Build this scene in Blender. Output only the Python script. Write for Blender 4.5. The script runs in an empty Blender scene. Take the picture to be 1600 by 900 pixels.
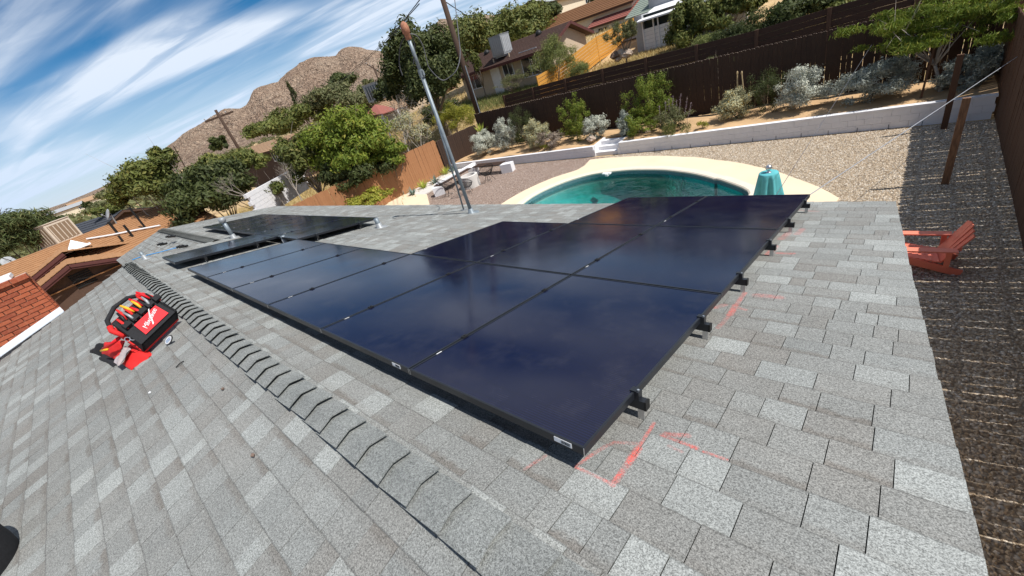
import bpy, math, random
import numpy as np
from mathutils import Vector, Matrix
random.seed(7)
RNG = np.random.default_rng(7)
scene = bpy.context.scene
COL = scene.collection

# ------------------------------------------------------------------ camera
F_PX = 641.298                      # focal length in pixels of the 1600 px wide photograph
ROT = np.array([[0.738594, 0.611255, -0.284334],
                [0.129178, -0.542275, -0.830212],
                [-0.661658, 0.57646, -0.479482]])   # rows: right, down, forward
CAM = np.array([0.7501, -0.7345, 5.1308])
PITCH = 0.2199855                   # roof pitch
cam_data = bpy.data.cameras.new("camera")
cam_data.sensor_width = 36.0
cam_data.lens = F_PX / 1600 * 36.0
cam_data.clip_start = 0.05
cam_data.clip_end = 20000
cam = bpy.data.objects.new("camera", cam_data)
COL.objects.link(cam)
m = Matrix(((ROT[0][0], -ROT[1][0], -ROT[2][0], CAM[0]),
            (ROT[0][1], -ROT[1][1], -ROT[2][1], CAM[1]),
            (ROT[0][2], -ROT[1][2], -ROT[2][2], CAM[2]),
            (0, 0, 0, 1)))
cam.matrix_world = m
scene.camera = cam

# ------------------------------------------------------------------ light
SUN_AZ, SUN_EL = math.radians(11), math.radians(56)     # azimuth from +X towards +Y
sun_data = bpy.data.lights.new("sun", 'SUN')
sun_data.energy = 5.0
sun_data.angle = math.radians(0.5)
sun_data.color = (1.0, 0.965, 0.91)
sun = bpy.data.objects.new("sun", sun_data)
COL.objects.link(sun)
sd = Vector((math.cos(SUN_EL) * math.cos(SUN_AZ), math.cos(SUN_EL) * math.sin(SUN_AZ), math.sin(SUN_EL)))
sun.rotation_euler = sd.to_track_quat('Z', 'Y').to_euler()
sun.location = (10, 2, 30)

world = bpy.data.worlds.new("World")
scene.world = world
world.use_nodes = True
wn, wl = world.node_tree.nodes, world.node_tree.links
wn.clear()
def wnode(t, **kw):
    n = wn.new(t)
    for k, v in kw.items():
        setattr(n, k, v)
    return n
sky = wnode('ShaderNodeTexSky', sky_type='NISHITA')
sky.sun_disc = False
sky.sun_elevation = SUN_EL
sky.sun_rotation = math.radians(90) - SUN_AZ
sky.altitude = 1500
sky.air_density = 1.0
sky.dust_density = 0.0
sky.ozone_density = 1.6
geo = wnode('ShaderNodeTexCoord')
sep = wnode('ShaderNodeSeparateXYZ')
wl.new(geo.outputs['Generated'], sep.inputs[0])
def wmath(op, a, b=None, c=None):
    n = wnode('ShaderNodeMath', operation=op)
    for i, x in enumerate((a, b, c)):
        if x is None: continue
        if isinstance(x, (int, float)): n.inputs[i].default_value = x
        else: wl.new(x, n.inputs[i])
    return n.outputs[0]
zz = wmath('ADD', wmath('MAXIMUM', sep.outputs[2], 0.0), 0.10)
cx = wmath('DIVIDE', sep.outputs[0], zz)
cy = wmath('DIVIDE', sep.outputs[1], zz)
comb = wnode('ShaderNodeCombineXYZ')
wl.new(cx, comb.inputs[0]); wl.new(cy, comb.inputs[1])
def cloud(rotz, sx, sy, scale, detail, rough, dist, lo, hi, off):
    mp = wnode('ShaderNodeMapping')
    mp.inputs['Rotation'].default_value = (0, 0, math.radians(rotz))
    mp.inputs['Location'].default_value = off
    wl.new(comb.outputs[0], mp.inputs[0])
    mp2 = wnode('ShaderNodeMapping')
    mp2.inputs['Scale'].default_value = (sx, sy, 1)
    wl.new(mp.outputs[0], mp2.inputs[0])
    nz = wnode('ShaderNodeTexNoise')
    nz.inputs['Scale'].default_value = scale
    nz.inputs['Detail'].default_value = detail
    nz.inputs['Roughness'].default_value = rough
    nz.inputs['Distortion'].default_value = dist
    wl.new(mp2.outputs[0], nz.inputs['Vector'])
    mr = wnode('ShaderNodeMapRange', interpolation_type='SMOOTHSTEP')
    mr.inputs[1].default_value = lo; mr.inputs[2].default_value = hi
    wl.new(nz.outputs[0], mr.inputs[0])
    return mr.outputs[0]
CLOUD_ROT = -35
c1 = cloud(CLOUD_ROT, 0.36, 1.0, 1.00, 3, 0.46, 0.6, 0.38, 0.62, (3.1, 1.7, 0))
c2 = cloud(CLOUD_ROT + 8, 0.30, 1.5, 2.2, 5, 0.54, 0.9, 0.36, 0.66, (0.3, 5.2, 0))
c3 = cloud(CLOUD_ROT - 12, 0.6, 1.6, 7.0, 6, 0.6, 1.0, 0.35, 0.8, (1.3, 2.2, 0))
mask = wmath('ADD', wmath('MULTIPLY', c1, 0.60), wmath('MULTIPLY', wmath('MULTIPLY', c2, wmath('ADD', c1, 0.35)), 0.5))
mask = wmath('MULTIPLY', mask, wmath('ADD', wmath('MULTIPLY', c3, 0.12), 0.9))
mask = wmath('MINIMUM', mask, 0.92)
# thin milky veil that thickens towards the horizon
hz = wnode('ShaderNodeMapRange', interpolation_type='SMOOTHSTEP')
hz.inputs[1].default_value = 0.24; hz.inputs[2].default_value = -0.02; hz.inputs[3].default_value = 0.0; hz.inputs[4].default_value = 0.78
wl.new(sep.outputs[2], hz.inputs[0])
veil = hz.outputs[0]
hs = wnode('ShaderNodeHueSaturation')
hs.inputs['Saturation'].default_value = 1.72
hs.inputs['Value'].default_value = 1.0
wl.new(sky.outputs[0], hs.inputs['Color'])
mixc = wnode('ShaderNodeMix', data_type='RGBA')
wl.new(mask, mixc.inputs['Factor'])
wl.new(hs.outputs[0], mixc.inputs['A'])
mixc.inputs['B'].default_value = (11.4, 12.3, 13.6, 1)
mixv = wnode('ShaderNodeMix', data_type='RGBA')
wl.new(veil, mixv.inputs['Factor']); wl.new(mixc.outputs['Result'], mixv.inputs['A'])
mixv.inputs['B'].default_value = (7.6, 9.6, 12.6, 1)
bg = wnode('ShaderNodeBackground')
bg.inputs['Strength'].default_value = 0.070
wl.new(mixv.outputs['Result'], bg.inputs['Color'])
wo = wnode('ShaderNodeOutputWorld')
wl.new(bg.outputs[0], wo.inputs['Surface'])

scene.view_settings.view_transform = 'Standard'
scene.view_settings.look = 'None'
scene.view_settings.exposure = 0.15
scene.view_settings.gamma = 1.0
scene.view_settings.use_curve_mapping = False

# ------------------------------------------------------------------ geometry of the place
def ray(u, v):
    d = np.array([(u - 800) / F_PX, (v - 450) / F_PX, 1.0]) @ ROT
    return d / np.linalg.norm(d)
def Zp(u, v, z=0.0):
    d = ray(u, v); return CAM + d * ((z - CAM[2]) / d[2])
def Yp(u, v, y):
    d = ray(u, v); return CAM + d * ((y - CAM[1]) / d[1])
def Xp(u, v, x):
    d = ray(u, v); return CAM + d * ((x - CAM[0]) / d[0])
def Pr(u, v, r):
    return CAM + ray(u, v) * r
def Np(u, v, q0, n):
    n = np.asarray(n, float); d = ray(u, v)
    return CAM + d * ((n @ (np.asarray(q0) - CAM)) / (n @ d))
CP, SP = math.cos(PITCH), math.sin(PITCH)
PANEL_Z = 3.8                       # top of the panel corner nearest the camera
ROOF_OFF = 0.1414                   # roof surface below the panel faces
RN = np.array([0, SP, CP]); LN = np.array([0, -SP, CP])
def roof(x, s, lift=0.0):           # s = distance down the pool-side slope measured from panel corner
    p = np.array([x, s * CP, PANEL_Z - s * SP]) + RN * (-ROOF_OFF + lift)
    return p
def Rf(u, v, lift=0.0):
    return Np(u, v, np.array([0, 0, PANEL_Z]) + RN * (-ROOF_OFF + lift), RN)
RIDGE_Y = -0.437
RIDGE_Z = (PANEL_Z * CP - ROOF_OFF - SP * RIDGE_Y) / CP
def Lf(u, v, lift=0.0):
    return Np(u, v, np.array([0, RIDGE_Y, RIDGE_Z]) + LN * lift, LN)
def sstep(a, b, x):
    t = np.clip((x - a) / (b - a), 0, 1); return t * t * (3 - 2 * t)
def GZ(x, y):
    x = np.asarray(x, float); y = np.asarray(y, float)
    z = np.where(y > 18.6, 0.6 + (y - 18.6) * 0.214, 0.0)
    z = np.where(y > 27, 2.4 + (np.minimum(y, 95) - 27) * 0.135, z)
    z = z * (1 - 0.75 * sstep(-34, -70, x)) if False else z * (1 - 0.8 * sstep(0, 1, (-32 - x) / 45.0))
    far = sstep(150, 700, np.hypot(x, y))
    return z * (1 - far) + far * 3.0

# ------------------------------------------------------------------ object helpers
ROOTLOC = {}
def tag(o, label=None, cat=None, group=None, kind=None):
    if label: o['label'] = label
    if cat: o['category'] = cat
    if group: o['group'] = group
    if kind: o['kind'] = kind
    return o
def thing(name, label, cat, loc=(0, 0, 0), group=None, rot=None):
    o = bpy.data.objects.new(name, None)
    COL.objects.link(o)
    o.location = Vector([float(a) for a in loc])
    o.empty_display_size = 0.3
    if rot is not None: o.rotation_euler = rot
    tag(o, label, cat, group)
    ROOTLOC[o.name] = np.array([float(a) for a in loc]) if rot is None else np.zeros(3)
    return o
def root_loc(o):
    while o is not None and o.parent is not None: o = o.parent
    return ROOTLOC.get(o.name, np.zeros(3)) if o is not None else np.zeros(3)
class MB:
    """collects simple solids, then links them as one mesh object"""
    def __init__(s): s.v = []; s.f = []; s.uv = None
    def add(s, vs, fs):
        b = len(s.v); s.v += [tuple(float(c) for c in p) for p in vs]; s.f += [tuple(i + b for i in f) for f in fs]; return s
    def obox(s, o, ax, ay, az):
        o, ax, ay, az = (np.asarray(q, float) for q in (o, ax, ay, az))
        P = [o, o + ax, o + ax + ay, o + ay]; P += [q + az for q in P]
        fs = [(0, 3, 2, 1), (4, 5, 6, 7), (0, 1, 5, 4), (1, 2, 6, 5), (2, 3, 7, 6), (3, 0, 4, 7)]
        if np.dot(np.cross(ax, ay), az) < 0: fs = [f[::-1] for f in fs]
        return s.add(P, fs)
    def box(s, c, d, rz=0.0):
        c = np.asarray(c, float); cz, sz = math.cos(rz), math.sin(rz)
        ax = np.array([cz, sz, 0]) * d[0]; ay = np.array([-sz, cz, 0]) * d[1]; az = np.array([0, 0, d[2]])
        return s.obox(c - ax / 2 - ay / 2 - az / 2, ax, ay, az)
    def bar(s, a, b, w, h=None, up=(0, 0, 1)):
        h = w if h is None else h
        a, b = np.asarray(a, float), np.asarray(b, float); d = b - a; L = np.linalg.norm(d)
        if L < 1e-9: return s
        t = d / L; up = np.asarray(up, float)
        if abs(t @ up) > 0.98: up = np.array([1.0, 0, 0])
        sd_ = np.cross(t, up); sd_ /= np.linalg.norm(sd_); u2 = np.cross(sd_, t)
        return s.obox(a - sd_ * w / 2 - u2 * h / 2, sd_ * w, u2 * h, d)
    def tube(s, pts, r, n=8, cap=True):
        pts = [np.asarray(q, float) for q in pts]; k = len(pts)
        rr = r if hasattr(r, '__len__') else [r] * k
        ring = []; prev = None
        for i in range(k):
            t = pts[min(i + 1, k - 1)] - pts[max(i - 1, 0)]; t = t / (np.linalg.norm(t) + 1e-12)
            if prev is None:
                a = np.array([0, 0, 1.0]) if abs(t[2]) < 0.9 else np.array([1.0, 0, 0])
                e = np.cross(t, a)
            else: e = prev - t * (prev @ t)
            e = e / (np.linalg.norm(e) + 1e-12); prev = e; g = np.cross(t, e)
            ring += [pts[i] + rr[i] * (math.cos(2 * math.pi * j / n) * e + math.sin(2 * math.pi * j / n) * g) for j in range(n)]
        fs = [(i * n + j, i * n + (j + 1) % n, (i + 1) * n + (j + 1) % n, (i + 1) * n + j) for i in range(k - 1) for j in range(n)]
        if cap: fs += [tuple(range(n))[::-1], tuple((k - 1) * n + j for j in range(n))]
        return s.add(ring, fs)
    def lathe(s, c, prof, n=24, axis=(0, 0, 1)):
        c = np.asarray(c, float); ax = np.asarray(axis, float); ax = ax / np.linalg.norm(ax)
        a = np.array([1.0, 0, 0]) if abs(ax[0]) < 0.9 else np.array([0, 1.0, 0])
        e = np.cross(ax, a); e /= np.linalg.norm(e); g = np.cross(ax, e)
        vs = [c + ax * z + r * (math.cos(2 * math.pi * j / n) * e + math.sin(2 * math.pi * j / n) * g) for r, z in prof for j in range(n)]
        fs = [(i * n + j, i * n + (j + 1) % n, (i + 1) * n + (j + 1) % n, (i + 1) * n + j) for i in range(len(prof) - 1) for j in range(n)]
        return s.add(vs, fs)
    def prism(s, poly, d):
        poly = [np.asarray(q, float) for q in poly]; d = np.asarray(d, float); n = len(poly)
        nn = sum((np.cross(poly[i] - poly[0], poly[(i + 1) % n] - poly[0]) for i in range(n)), np.zeros(3))
        if nn @ d > 0: poly = poly[::-1]
        return s.add(poly + [q + d for q in poly], [tuple(range(n)), tuple(range(2 * n - 1, n - 1, -1))] +
                     [(i, i + n, (i + 1) % n + n, (i + 1) % n) for i in range(n)])
    def ball(s, c, r, n=10, m_=6):
        r = r if hasattr(r, '__len__') else (r, r, r)
        vs = []; fs = []
        for i in range(m_ + 1):
            th = math.pi * i / m_
            for j in range(n):
                ph = 2 * math.pi * j / n
                vs.append((c[0] + r[0] * math.sin(th) * math.cos(ph), c[1] + r[1] * math.sin(th) * math.sin(ph), c[2] + r[2] * math.cos(th)))
        for i in range(m_):
            for j in range(n):
                fs.append((i * n + j, (i + 1) * n + j, (i + 1) * n + (j + 1) % n, i * n + (j + 1) % n))
        return s.add(vs, fs)
    def build(s, name, mat, parent=None, smooth=False, label=None, local=False):
        me = bpy.data.meshes.new(name)
        off = np.zeros(3) if (parent is None or local) else root_loc(parent)
        me.from_pydata([tuple(np.array(q) - off) for q in s.v], [], s.f)
        if mat is not None: me.materials.append(mat)
        if smooth:
            me.polygons.foreach_set('use_smooth', [True] * len(me.polygons))
        o = bpy.data.objects.new(name, me); COL.objects.link(o)
        if parent is not None: o.parent = parent
        if label: o['label'] = label
        return o
def mesh_np(name, V, Fq, mat, parent=None, tone=None, uv=None, smooth=False):
    me = bpy.data.meshes.new(name)
    V = np.asarray(V, np.float32); Fq = np.asarray(Fq, np.int32)
    if parent is not None: V = V - root_loc(parent).astype(np.float32)
    k = Fq.shape[1]
    me.vertices.add(len(V)); me.vertices.foreach_set('co', V.ravel())
    me.loops.add(Fq.size); me.loops.foreach_set('vertex_index', Fq.ravel())
    me.polygons.add(len(Fq)); me.polygons.foreach_set('loop_start', np.arange(0, Fq.size, k, dtype=np.int32))
    me.polygons.foreach_set('use_smooth', np.full(len(Fq), bool(smooth)))
    me.update(calc_edges=True)
    if tone is not None:
        a = me.attributes.new('tone', 'FLOAT_COLOR', 'POINT')
        a.data.foreach_set('color', np.asarray(tone, np.float32).ravel())
    if uv is not None:
        l = me.uv_layers.new(name='UVMap'); l.data.foreach_set('uv', np.asarray(uv, np.float32).ravel())
    if mat is not None: me.materials.append(mat)
    o = bpy.data.objects.new(name, me); COL.objects.link(o)
    if parent is not None: o.parent = parent
    return o
def share(name, src, parent, loc, rot=None, scl=None, mat=None):
    o = bpy.data.objects.new(name, src.data if hasattr(src, 'data') else src); COL.objects.link(o)
    o.parent = parent; o.location = Vector([float(a) for a in loc])
    if rot is not None: o.rotation_euler = rot
    if scl is not None: o.scale = scl
    return o
def copy_tree(o, parent=None):
    c = o.copy(); COL.objects.link(c)
    if parent is not None: c.parent = parent
    for ch in list(o.children): copy_tree(ch, c)
    return c

# ------------------------------------------------------------------ materials
class NT:
    def __init__(s, name):
        s.m = bpy.data.materials.new(name); s.m.use_nodes = True
        s.t = s.m.node_tree; s.n = s.t.nodes; s.l = s.t.links
        s.b = s.n['Principled BSDF']; s.out = s.n['Material Output']
    def node(s, t, **kw):
        n = s.n.new(t)
        for k, v in kw.items(): setattr(n, k, v)
        return n
    def put(s, sock, v):
        if isinstance(v, bpy.types.NodeSocket): s.l.new(v, sock)
        elif isinstance(v, tuple) and len(v) == 3 and sock.type == 'RGBA': sock.default_value = (*v, 1)
        else: sock.default_value = v
    def math(s, op, a, b=0.0, c=0.0, clamp=False):
        n = s.node('ShaderNodeMath', operation=op); n.use_clamp = clamp
        s.put(n.inputs[0], a); s.put(n.inputs[1], b); s.put(n.inputs[2], c); return n.outputs[0]
    def mix(s, f, a, b, bt='MIX'):
        n = s.node('ShaderNodeMix', data_type='RGBA', blend_type=bt)
        s.put(n.inputs['Factor'], f); s.put(n.inputs['A'], a); s.put(n.inputs['B'], b); return n.outputs['Result']
    def noise(s, vec, scale, detail=3, rough=0.5, dist=0.0, out=0):
        n = s.node('ShaderNodeTexNoise')
        n.inputs['Scale'].default_value = scale; n.inputs['Detail'].default_value = detail
        n.inputs['Roughness'].default_value = rough; n.inputs['Distortion'].default_value = dist
        if vec is not None: s.l.new(vec, n.inputs['Vector'])
        return n.outputs[out]
    def voro(s, vec, scale, feature='F1', out=0, rnd=1.0):
        n = s.node('ShaderNodeTexVoronoi', feature=feature)
        n.inputs['Scale'].default_value = scale; n.inputs['Randomness'].default_value = rnd
        s.l.new(vec, n.inputs['Vector']); return n.outputs[out]
    def rng(s, x, a, b, c=0.0, d=1.0, smooth=False):
        n = s.node('ShaderNodeMapRange'); n.interpolation_type = 'SMOOTHSTEP' if smooth else 'LINEAR'
        s.put(n.inputs[0], x)
        for i, q in enumerate((a, b, c, d)): n.inputs[i + 1].default_value = q
        return n.outputs[0]
    def pos(s): return s.node('ShaderNodeNewGeometry').outputs['Position']
    def obj(s): return s.node('ShaderNodeTexCoord').outputs['Object']
    def scale(s, vec, sc, rot=(0, 0, 0)):
        n = s.node('ShaderNodeMapping'); n.inputs['Scale'].default_value = sc; n.inputs['Rotation'].default_value = rot
        s.l.new(vec, n.inputs[0]); return n.outputs[0]
    def bump(s, h, strength=0.3, dist=0.01):
        n = s.node('ShaderNodeBump'); n.inputs['Strength'].default_value = strength; n.inputs['Distance'].default_value = dist
        s.l.new(h, n.inputs['Height']); s.l.new(n.outputs[0], s.b.inputs['Normal'])
    def attr(s, name, out='Color'):
        n = s.node('ShaderNodeAttribute'); n.attribute_name = name; return n.outputs[out]
    def rand(s): return s.node('ShaderNodeObjectInfo').outputs['Random']
    def set(s, color=None, rough=0.8, metal=0.0, spec=0.3):
        if color is not None: s.put(s.b.inputs['Base Color'], color)
        s.put(s.b.inputs['Roughness'], rough); s.b.inputs['Metallic'].default_value = metal
        s.b.inputs['Specular IOR Level'].default_value = spec
        return s.m
def mul(c, k): return tuple(a * k for a in c)
_simple = {}
def simple(name, col, rough=0.7, var=0.18, scale=6.0, metal=0.0, spec=0.3, bump=0.15, bscale=40.0, per_obj=0.0, stretch=None, use_pos=False):
    t = NT(name)
    v = t.pos() if use_pos else t.obj()
    if stretch: v = t.scale(v, stretch)
    a = t.noise(v, scale, 5, 0.6)
    c = t.mix(t.rng(a, 0.3, 0.7), mul(col, 1 - var), mul(col, 1 + var))
    if per_obj:
        c = t.mix(t.math('MULTIPLY', t.rand(), per_obj), c, mul(col, 0.35))
    if bump:
        t.bump(t.noise(v, bscale, 4, 0.6), bump, 0.01)
    return t.set(c, rough, metal, spec)

MAT = {}
# --- shingles: tone = (lightness, brown, band), UV = position inside the tab
def shingle_material(name, light, mid, brown, marks=None):
    t = NT(name); P = t.pos()
    sp = t.node('ShaderNodeSeparateColor'); t.l.new(t.attr('tone'), sp.inputs[0])
    uvn = t.node('ShaderNodeSeparateXYZ'); t.l.new(t.node('ShaderNodeUVMap').outputs[0], uvn.inputs[0])
    c = t.mix(sp.outputs[0], mid, light)
    big = t.noise(P, 1.3, 3, 0.6)
    c = t.mix(t.math('MULTIPLY', sp.outputs[1], t.rng(big, 0.3, 0.7, 0.3, 1.0)), c, brown)
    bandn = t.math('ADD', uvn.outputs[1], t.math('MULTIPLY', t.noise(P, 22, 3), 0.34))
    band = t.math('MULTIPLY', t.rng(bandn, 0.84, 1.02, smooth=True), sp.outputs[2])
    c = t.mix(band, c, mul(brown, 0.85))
    c = t.mix(t.math('MULTIPLY', t.rng(uvn.outputs[1], 0.045, 0.02), 0.42), c, (0.06, 0.058, 0.055))   # course shadow line painted along the lower lip, plus dark asphalt butt face
    g1 = t.noise(P, 210, 2, 0.75); g2 = t.noise(P, 120, 2, 0.6)
    g = t.rng(t.math('ADD', t.math('MULTIPLY', g1, 0.65), t.math('MULTIPLY', g2, 0.35)), 0.38, 0.62, 0.48, 1.54)
    c2 = t.node('ShaderNodeVectorMath', operation='SCALE'); t.l.new(c, c2.inputs[0]); t.l.new(g, c2.inputs['Scale'])
    c = c2.outputs[0]
    st = t.rng(t.noise(P, 0.7, 4, 0.65), 0.35, 0.75, 0.86, 1.08)
    c3 = t.node('ShaderNodeVectorMath', operation='SCALE'); t.l.new(c, c3.inputs[0]); t.l.new(st, c3.inputs['Scale'])
    c = c3.outputs[0]
    if marks:
        total = None
        for (a, b, w, k) in marks:
            a, b = np.asarray(a), np.asarray(b); ab = b - a; L2 = float(ab @ ab)
            pa = t.node('ShaderNodeVectorMath', operation='SUBTRACT'); t.l.new(P, pa.inputs[0]); pa.inputs[1].default_value = tuple(a)
            dt = t.node('ShaderNodeVectorMath', operation='DOT_PRODUCT'); t.l.new(pa.outputs[0], dt.inputs[0]); dt.inputs[1].default_value = tuple(ab / L2)
            h = t.math('MAXIMUM', t.math('MINIMUM', dt.outputs['Value'], 1.0), 0.0)
            sc = t.node('ShaderNodeVectorMath', operation='SCALE'); sc.inputs[0].default_value = tuple(ab); t.l.new(h, sc.inputs['Scale'])
            df = t.node('ShaderNodeVectorMath', operation='SUBTRACT'); t.l.new(pa.outputs[0], df.inputs[0]); t.l.new(sc.outputs[0], df.inputs[1])
            ln = t.node('ShaderNodeVectorMath', operation='LENGTH'); t.l.new(df.outputs[0], ln.inputs[0])
            mk = t.rng(ln.outputs['Value'], w, w * 0.3, 0.0, k, smooth=True)
            total = mk if total is None else t.math('MAXIMUM', total, mk)
        wob = t.rng(t.noise(P, 160, 3, 0.7), 0.42, 0.6, 0.15, 1.0)
        wob2 = t.rng(t.noise(P, 14, 3, 0.6), 0.3, 0.62, 0.25, 1.0)
        c = t.mix(t.math('MULTIPLY', t.math('MULTIPLY', total, wob), wob2), c, (0.78, 0.10, 0.075))
    t.bump(g1, 0.5, 0.004)
    return t.set(c, 0.93, 0.0, 0.15)
def mk(a, b, w, k): return (Rf(*a, 0.006), Rf(*b, 0.006), w, k)
MARKS = [mk((900, 730), (957, 757), 0.011, .8), mk((957, 757), (985, 718), 0.019, 1), mk((985, 718), (997, 700), 0.022, 1), mk((997, 700), (1022, 660), 0.012, .7),
         mk((900, 727), (925, 710), 0.012, .6), mk((925, 710), (960, 690), 0.014, .35), mk((960, 690), (995, 692), 0.014, .3),
         mk((1035, 680), (1087, 699), 0.018, .75), mk((1040, 677), (1075, 680), 0.02, .5), mk((1045, 697), (1065, 706), 0.012, .4), mk((1100, 705), (1135, 717), 0.013, .6),
         mk((820, 732), (852, 712), 0.012, .35), mk((1122, 512), (1140, 492), 0.02, .4), mk((1140, 492), (1150, 477), 0.028, .9), mk((1150, 477), (1164, 457), 0.022, .6),
         mk((1118, 480), (1132, 476), 0.03, .6), mk((1150, 480), (1165, 484), 0.02, .4), mk((1182, 461), (1218, 464), 0.045, .4), mk((1200, 397), (1212, 385), 0.04, .6),
         mk((1216, 395), (1238, 396), 0.035, .5), mk((1220, 373), (1232, 364), 0.045, .4), mk((1245, 366), (1254, 358), 0.04, .35), mk((1247, 328), (1275, 330), 0.05, .25)]
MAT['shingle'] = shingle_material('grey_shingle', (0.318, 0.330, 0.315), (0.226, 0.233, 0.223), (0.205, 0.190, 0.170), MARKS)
MAT['cap'] = simple('ridge_cap_shingle', (0.255, 0.26, 0.245), 0.93, 0.1, 3, spec=0.15, bump=0, use_pos=True)
def capmat():
    t = NT('ridge_cap_shingle'); P = t.pos()
    g = t.rng(t.math('ADD', t.math('MULTIPLY', t.noise(P, 230, 2, 0.75), 0.65), t.math('MULTIPLY', t.noise(P, 95, 2, 0.6), 0.35)), 0.38, 0.62, 0.45, 1.6)
    c = t.mix(t.rng(t.noise(P, 4, 4), 0.3, 0.7), (0.185, 0.194, 0.186), (0.262, 0.272, 0.258))
    c = t.mix(t.math('MULTIPLY', t.rand(), 0.25), c, (0.20, 0.20, 0.19))
    c2 = t.node('ShaderNodeVectorMath', operation='SCALE'); t.l.new(c, c2.inputs[0]); t.l.new(g, c2.inputs['Scale'])
    t.bump(g, 0.4, 0.004)
    return t.set(c2.outputs[0], 0.93, 0, 0.15)
MAT['cap'] = capmat()
MAT['underlay'] = simple('dark_underlay', (0.05, 0.048, 0.045), 0.95)
MAT['trim_white'] = simple('white_trim_paint', (0.72, 0.70, 0.66), 0.6, 0.06)
MAT['stucco_tan'] = simple('tan_stucco', (0.50, 0.41, 0.30), 0.95, 0.07, bump=0.4, bscale=60)
MAT['alu_dark'] = simple('black_anodised_frame', (0.012, 0.014, 0.018), 0.38, 0.1, metal=0.0, spec=0.45, bump=0)
MAT['alu'] = simple('bare_aluminium', (0.62, 0.63, 0.64), 0.32, 0.06, metal=0.9, bump=0)
MAT['galv'] = simple('galvanised_conduit', (0.20, 0.235, 0.26), 0.5, 0.2, 9, metal=0.25, spec=0.5, bump=0.05)
MAT['label'] = simple('white_label', (0.75, 0.75, 0.75), 0.6, 0.04, bump=0)
MAT['print'] = simple('black_print', (0.02, 0.02, 0.02), 0.6, 0.04, bump=0)
MAT['copper_cap'] = simple('weathered_pvc_head', (0.34, 0.155, 0.095), 0.8, 0.3, 30)
MAT['rubber'] = simple('black_rubber', (0.012, 0.012, 0.012), 0.55, 0.15, bump=0.05)
def glassmat():
    t = NT('solar_cell_glass'); O = t.obj()
    s = t.node('ShaderNodeSeparateXYZ'); t.l.new(O, s.inputs[0])
    def lines(v, period, width):
        fr = t.math('FRACT', t.math('DIVIDE', v, period))
        return t.math('LESS_THAN', t.math('ABSOLUTE', t.math('SUBTRACT', fr, 0.5)), width / period / 2)
    fine = t.math('MULTIPLY', t.math('ADD', t.math('SINE', t.math('MULTIPLY', s.outputs[1], 2 * math.pi / 0.0137)), 1.0), 0.5)
    c = t.mix(fine, (0.0020, 0.0032, 0.0150), (0.0055, 0.0085, 0.0360))
    gap = t.math('MAXIMUM', lines(s.outputs[0], 0.1865, 0.003), lines(s.outputs[1], 0.0925, 0.0022))
    c = t.mix(t.math('MULTIPLY', gap, 0.6), c, (0.002, 0.003, 0.008))
    c = t.mix(t.math('MULTIPLY', t.rng(t.noise(t.pos(), 0.8, 3), 0.35, 0.75), 0.5), c, (0.007, 0.004, 0.017))
    dust = t.rng(t.noise(t.pos(), 5, 6, 0.7), 0.5, 0.9, 0.0, 0.035)
    c = t.mix(dust, c, (0.5, 0.45, 0.4))
    t.b.inputs['IOR'].default_value = 1.5
    t.put(t.b.inputs['Roughness'], t.rng(t.noise(t.pos(), 2.5, 4), 0.3, 0.7, 0.09, 0.16))
    t.put(t.b.inputs['Base Color'], c); t.b.inputs['Specular IOR Level'].default_value = 0.30
    return t.m
MAT['pv'] = glassmat()
# ground
def gravelmat(name, cols, sc):
    t = NT(name); P = t.pos()
    n = t.node('ShaderNodeTexVoronoi'); n.inputs['Scale'].default_value = sc; t.l.new(P, n.inputs['Vector'])
    s = t.node('ShaderNodeSeparateColor'); t.l.new(n.outputs['Color'], s.inputs[0])
    c = t.mix(s.outputs[0], cols[0], cols[1]); c = t.mix(t.rng(s.outputs[1], 0.6, 1.0), c, cols[2])
    c = t.mix(t.rng(n.outputs['Distance'], 0.35, 0.75, 0, 0.75), c, mul(cols[0], 0.35))
    c = t.mix(t.rng(t.noise(P, 0.6, 4), 0.3, 0.7, 0, 0.35), c, cols[0])
    t.bump(t.math('SUBTRACT', 1.0, n.outputs['Distance']), 0.9, 0.03)
    return t.set(c, 0.95, 0, 0.2)
TAN = [(0.33, 0.25, 0.17), (0.56, 0.455, 0.335), (0.74, 0.67, 0.57)]
PINK = [(0.26, 0.18, 0.14), (0.42, 0.315, 0.255), (0.60, 0.51, 0.45)]
MAT['gravel_tan'] = gravelmat('tan_gravel', TAN, 20)
MAT['gravel_pink'] = gravelmat('brown_gravel', PINK, 30)
def sandmat():
    t = NT('desert_soil'); P = t.pos()
    c = t.mix(t.rng(t.noise(P, 0.35, 6, 0.6), 0.35, 0.65), (0.40, 0.27, 0.15), (0.56, 0.41, 0.235))
    c = t.mix(t.rng(t.noise(P, 3.0, 6, 0.7), 0.5, 0.72, 0, 0.65), c, (0.50, 0.37, 0.14))
    c = t.mix(t.rng(t.noise(P, 0.03, 5, 0.6), 0.5, 0.7, 0, 0.6), c, (0.30, 0.25, 0.18))
    t.bump(t.noise(P, 14, 5, 0.7), 0.5, 0.05)
    return t.set(c, 0.97, 0, 0.1)
MAT['sand'] = sandmat()
MAT['bed_sand'] = simple('orange_sandy_soil', (0.52, 0.345, 0.19), 0.97, 0.16, 1.6, spec=0.1, bump=0.5, bscale=24, use_pos=True)
MAT['deck'] = simple('cream_pool_deck', (0.74, 0.60, 0.425), 0.85, 0.05, 1.2, bump=0.12, bscale=50, use_pos=True)
MAT['coping'] = simple('pale_pool_coping', (0.70, 0.62, 0.50), 0.75, 0.05, 3, bump=0.1, use_pos=True)
MAT['tile'] = simple('waterline_tile', (0.10, 0.20, 0.22), 0.3, 0.3, 18, spec=0.6, bump=0)
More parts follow.
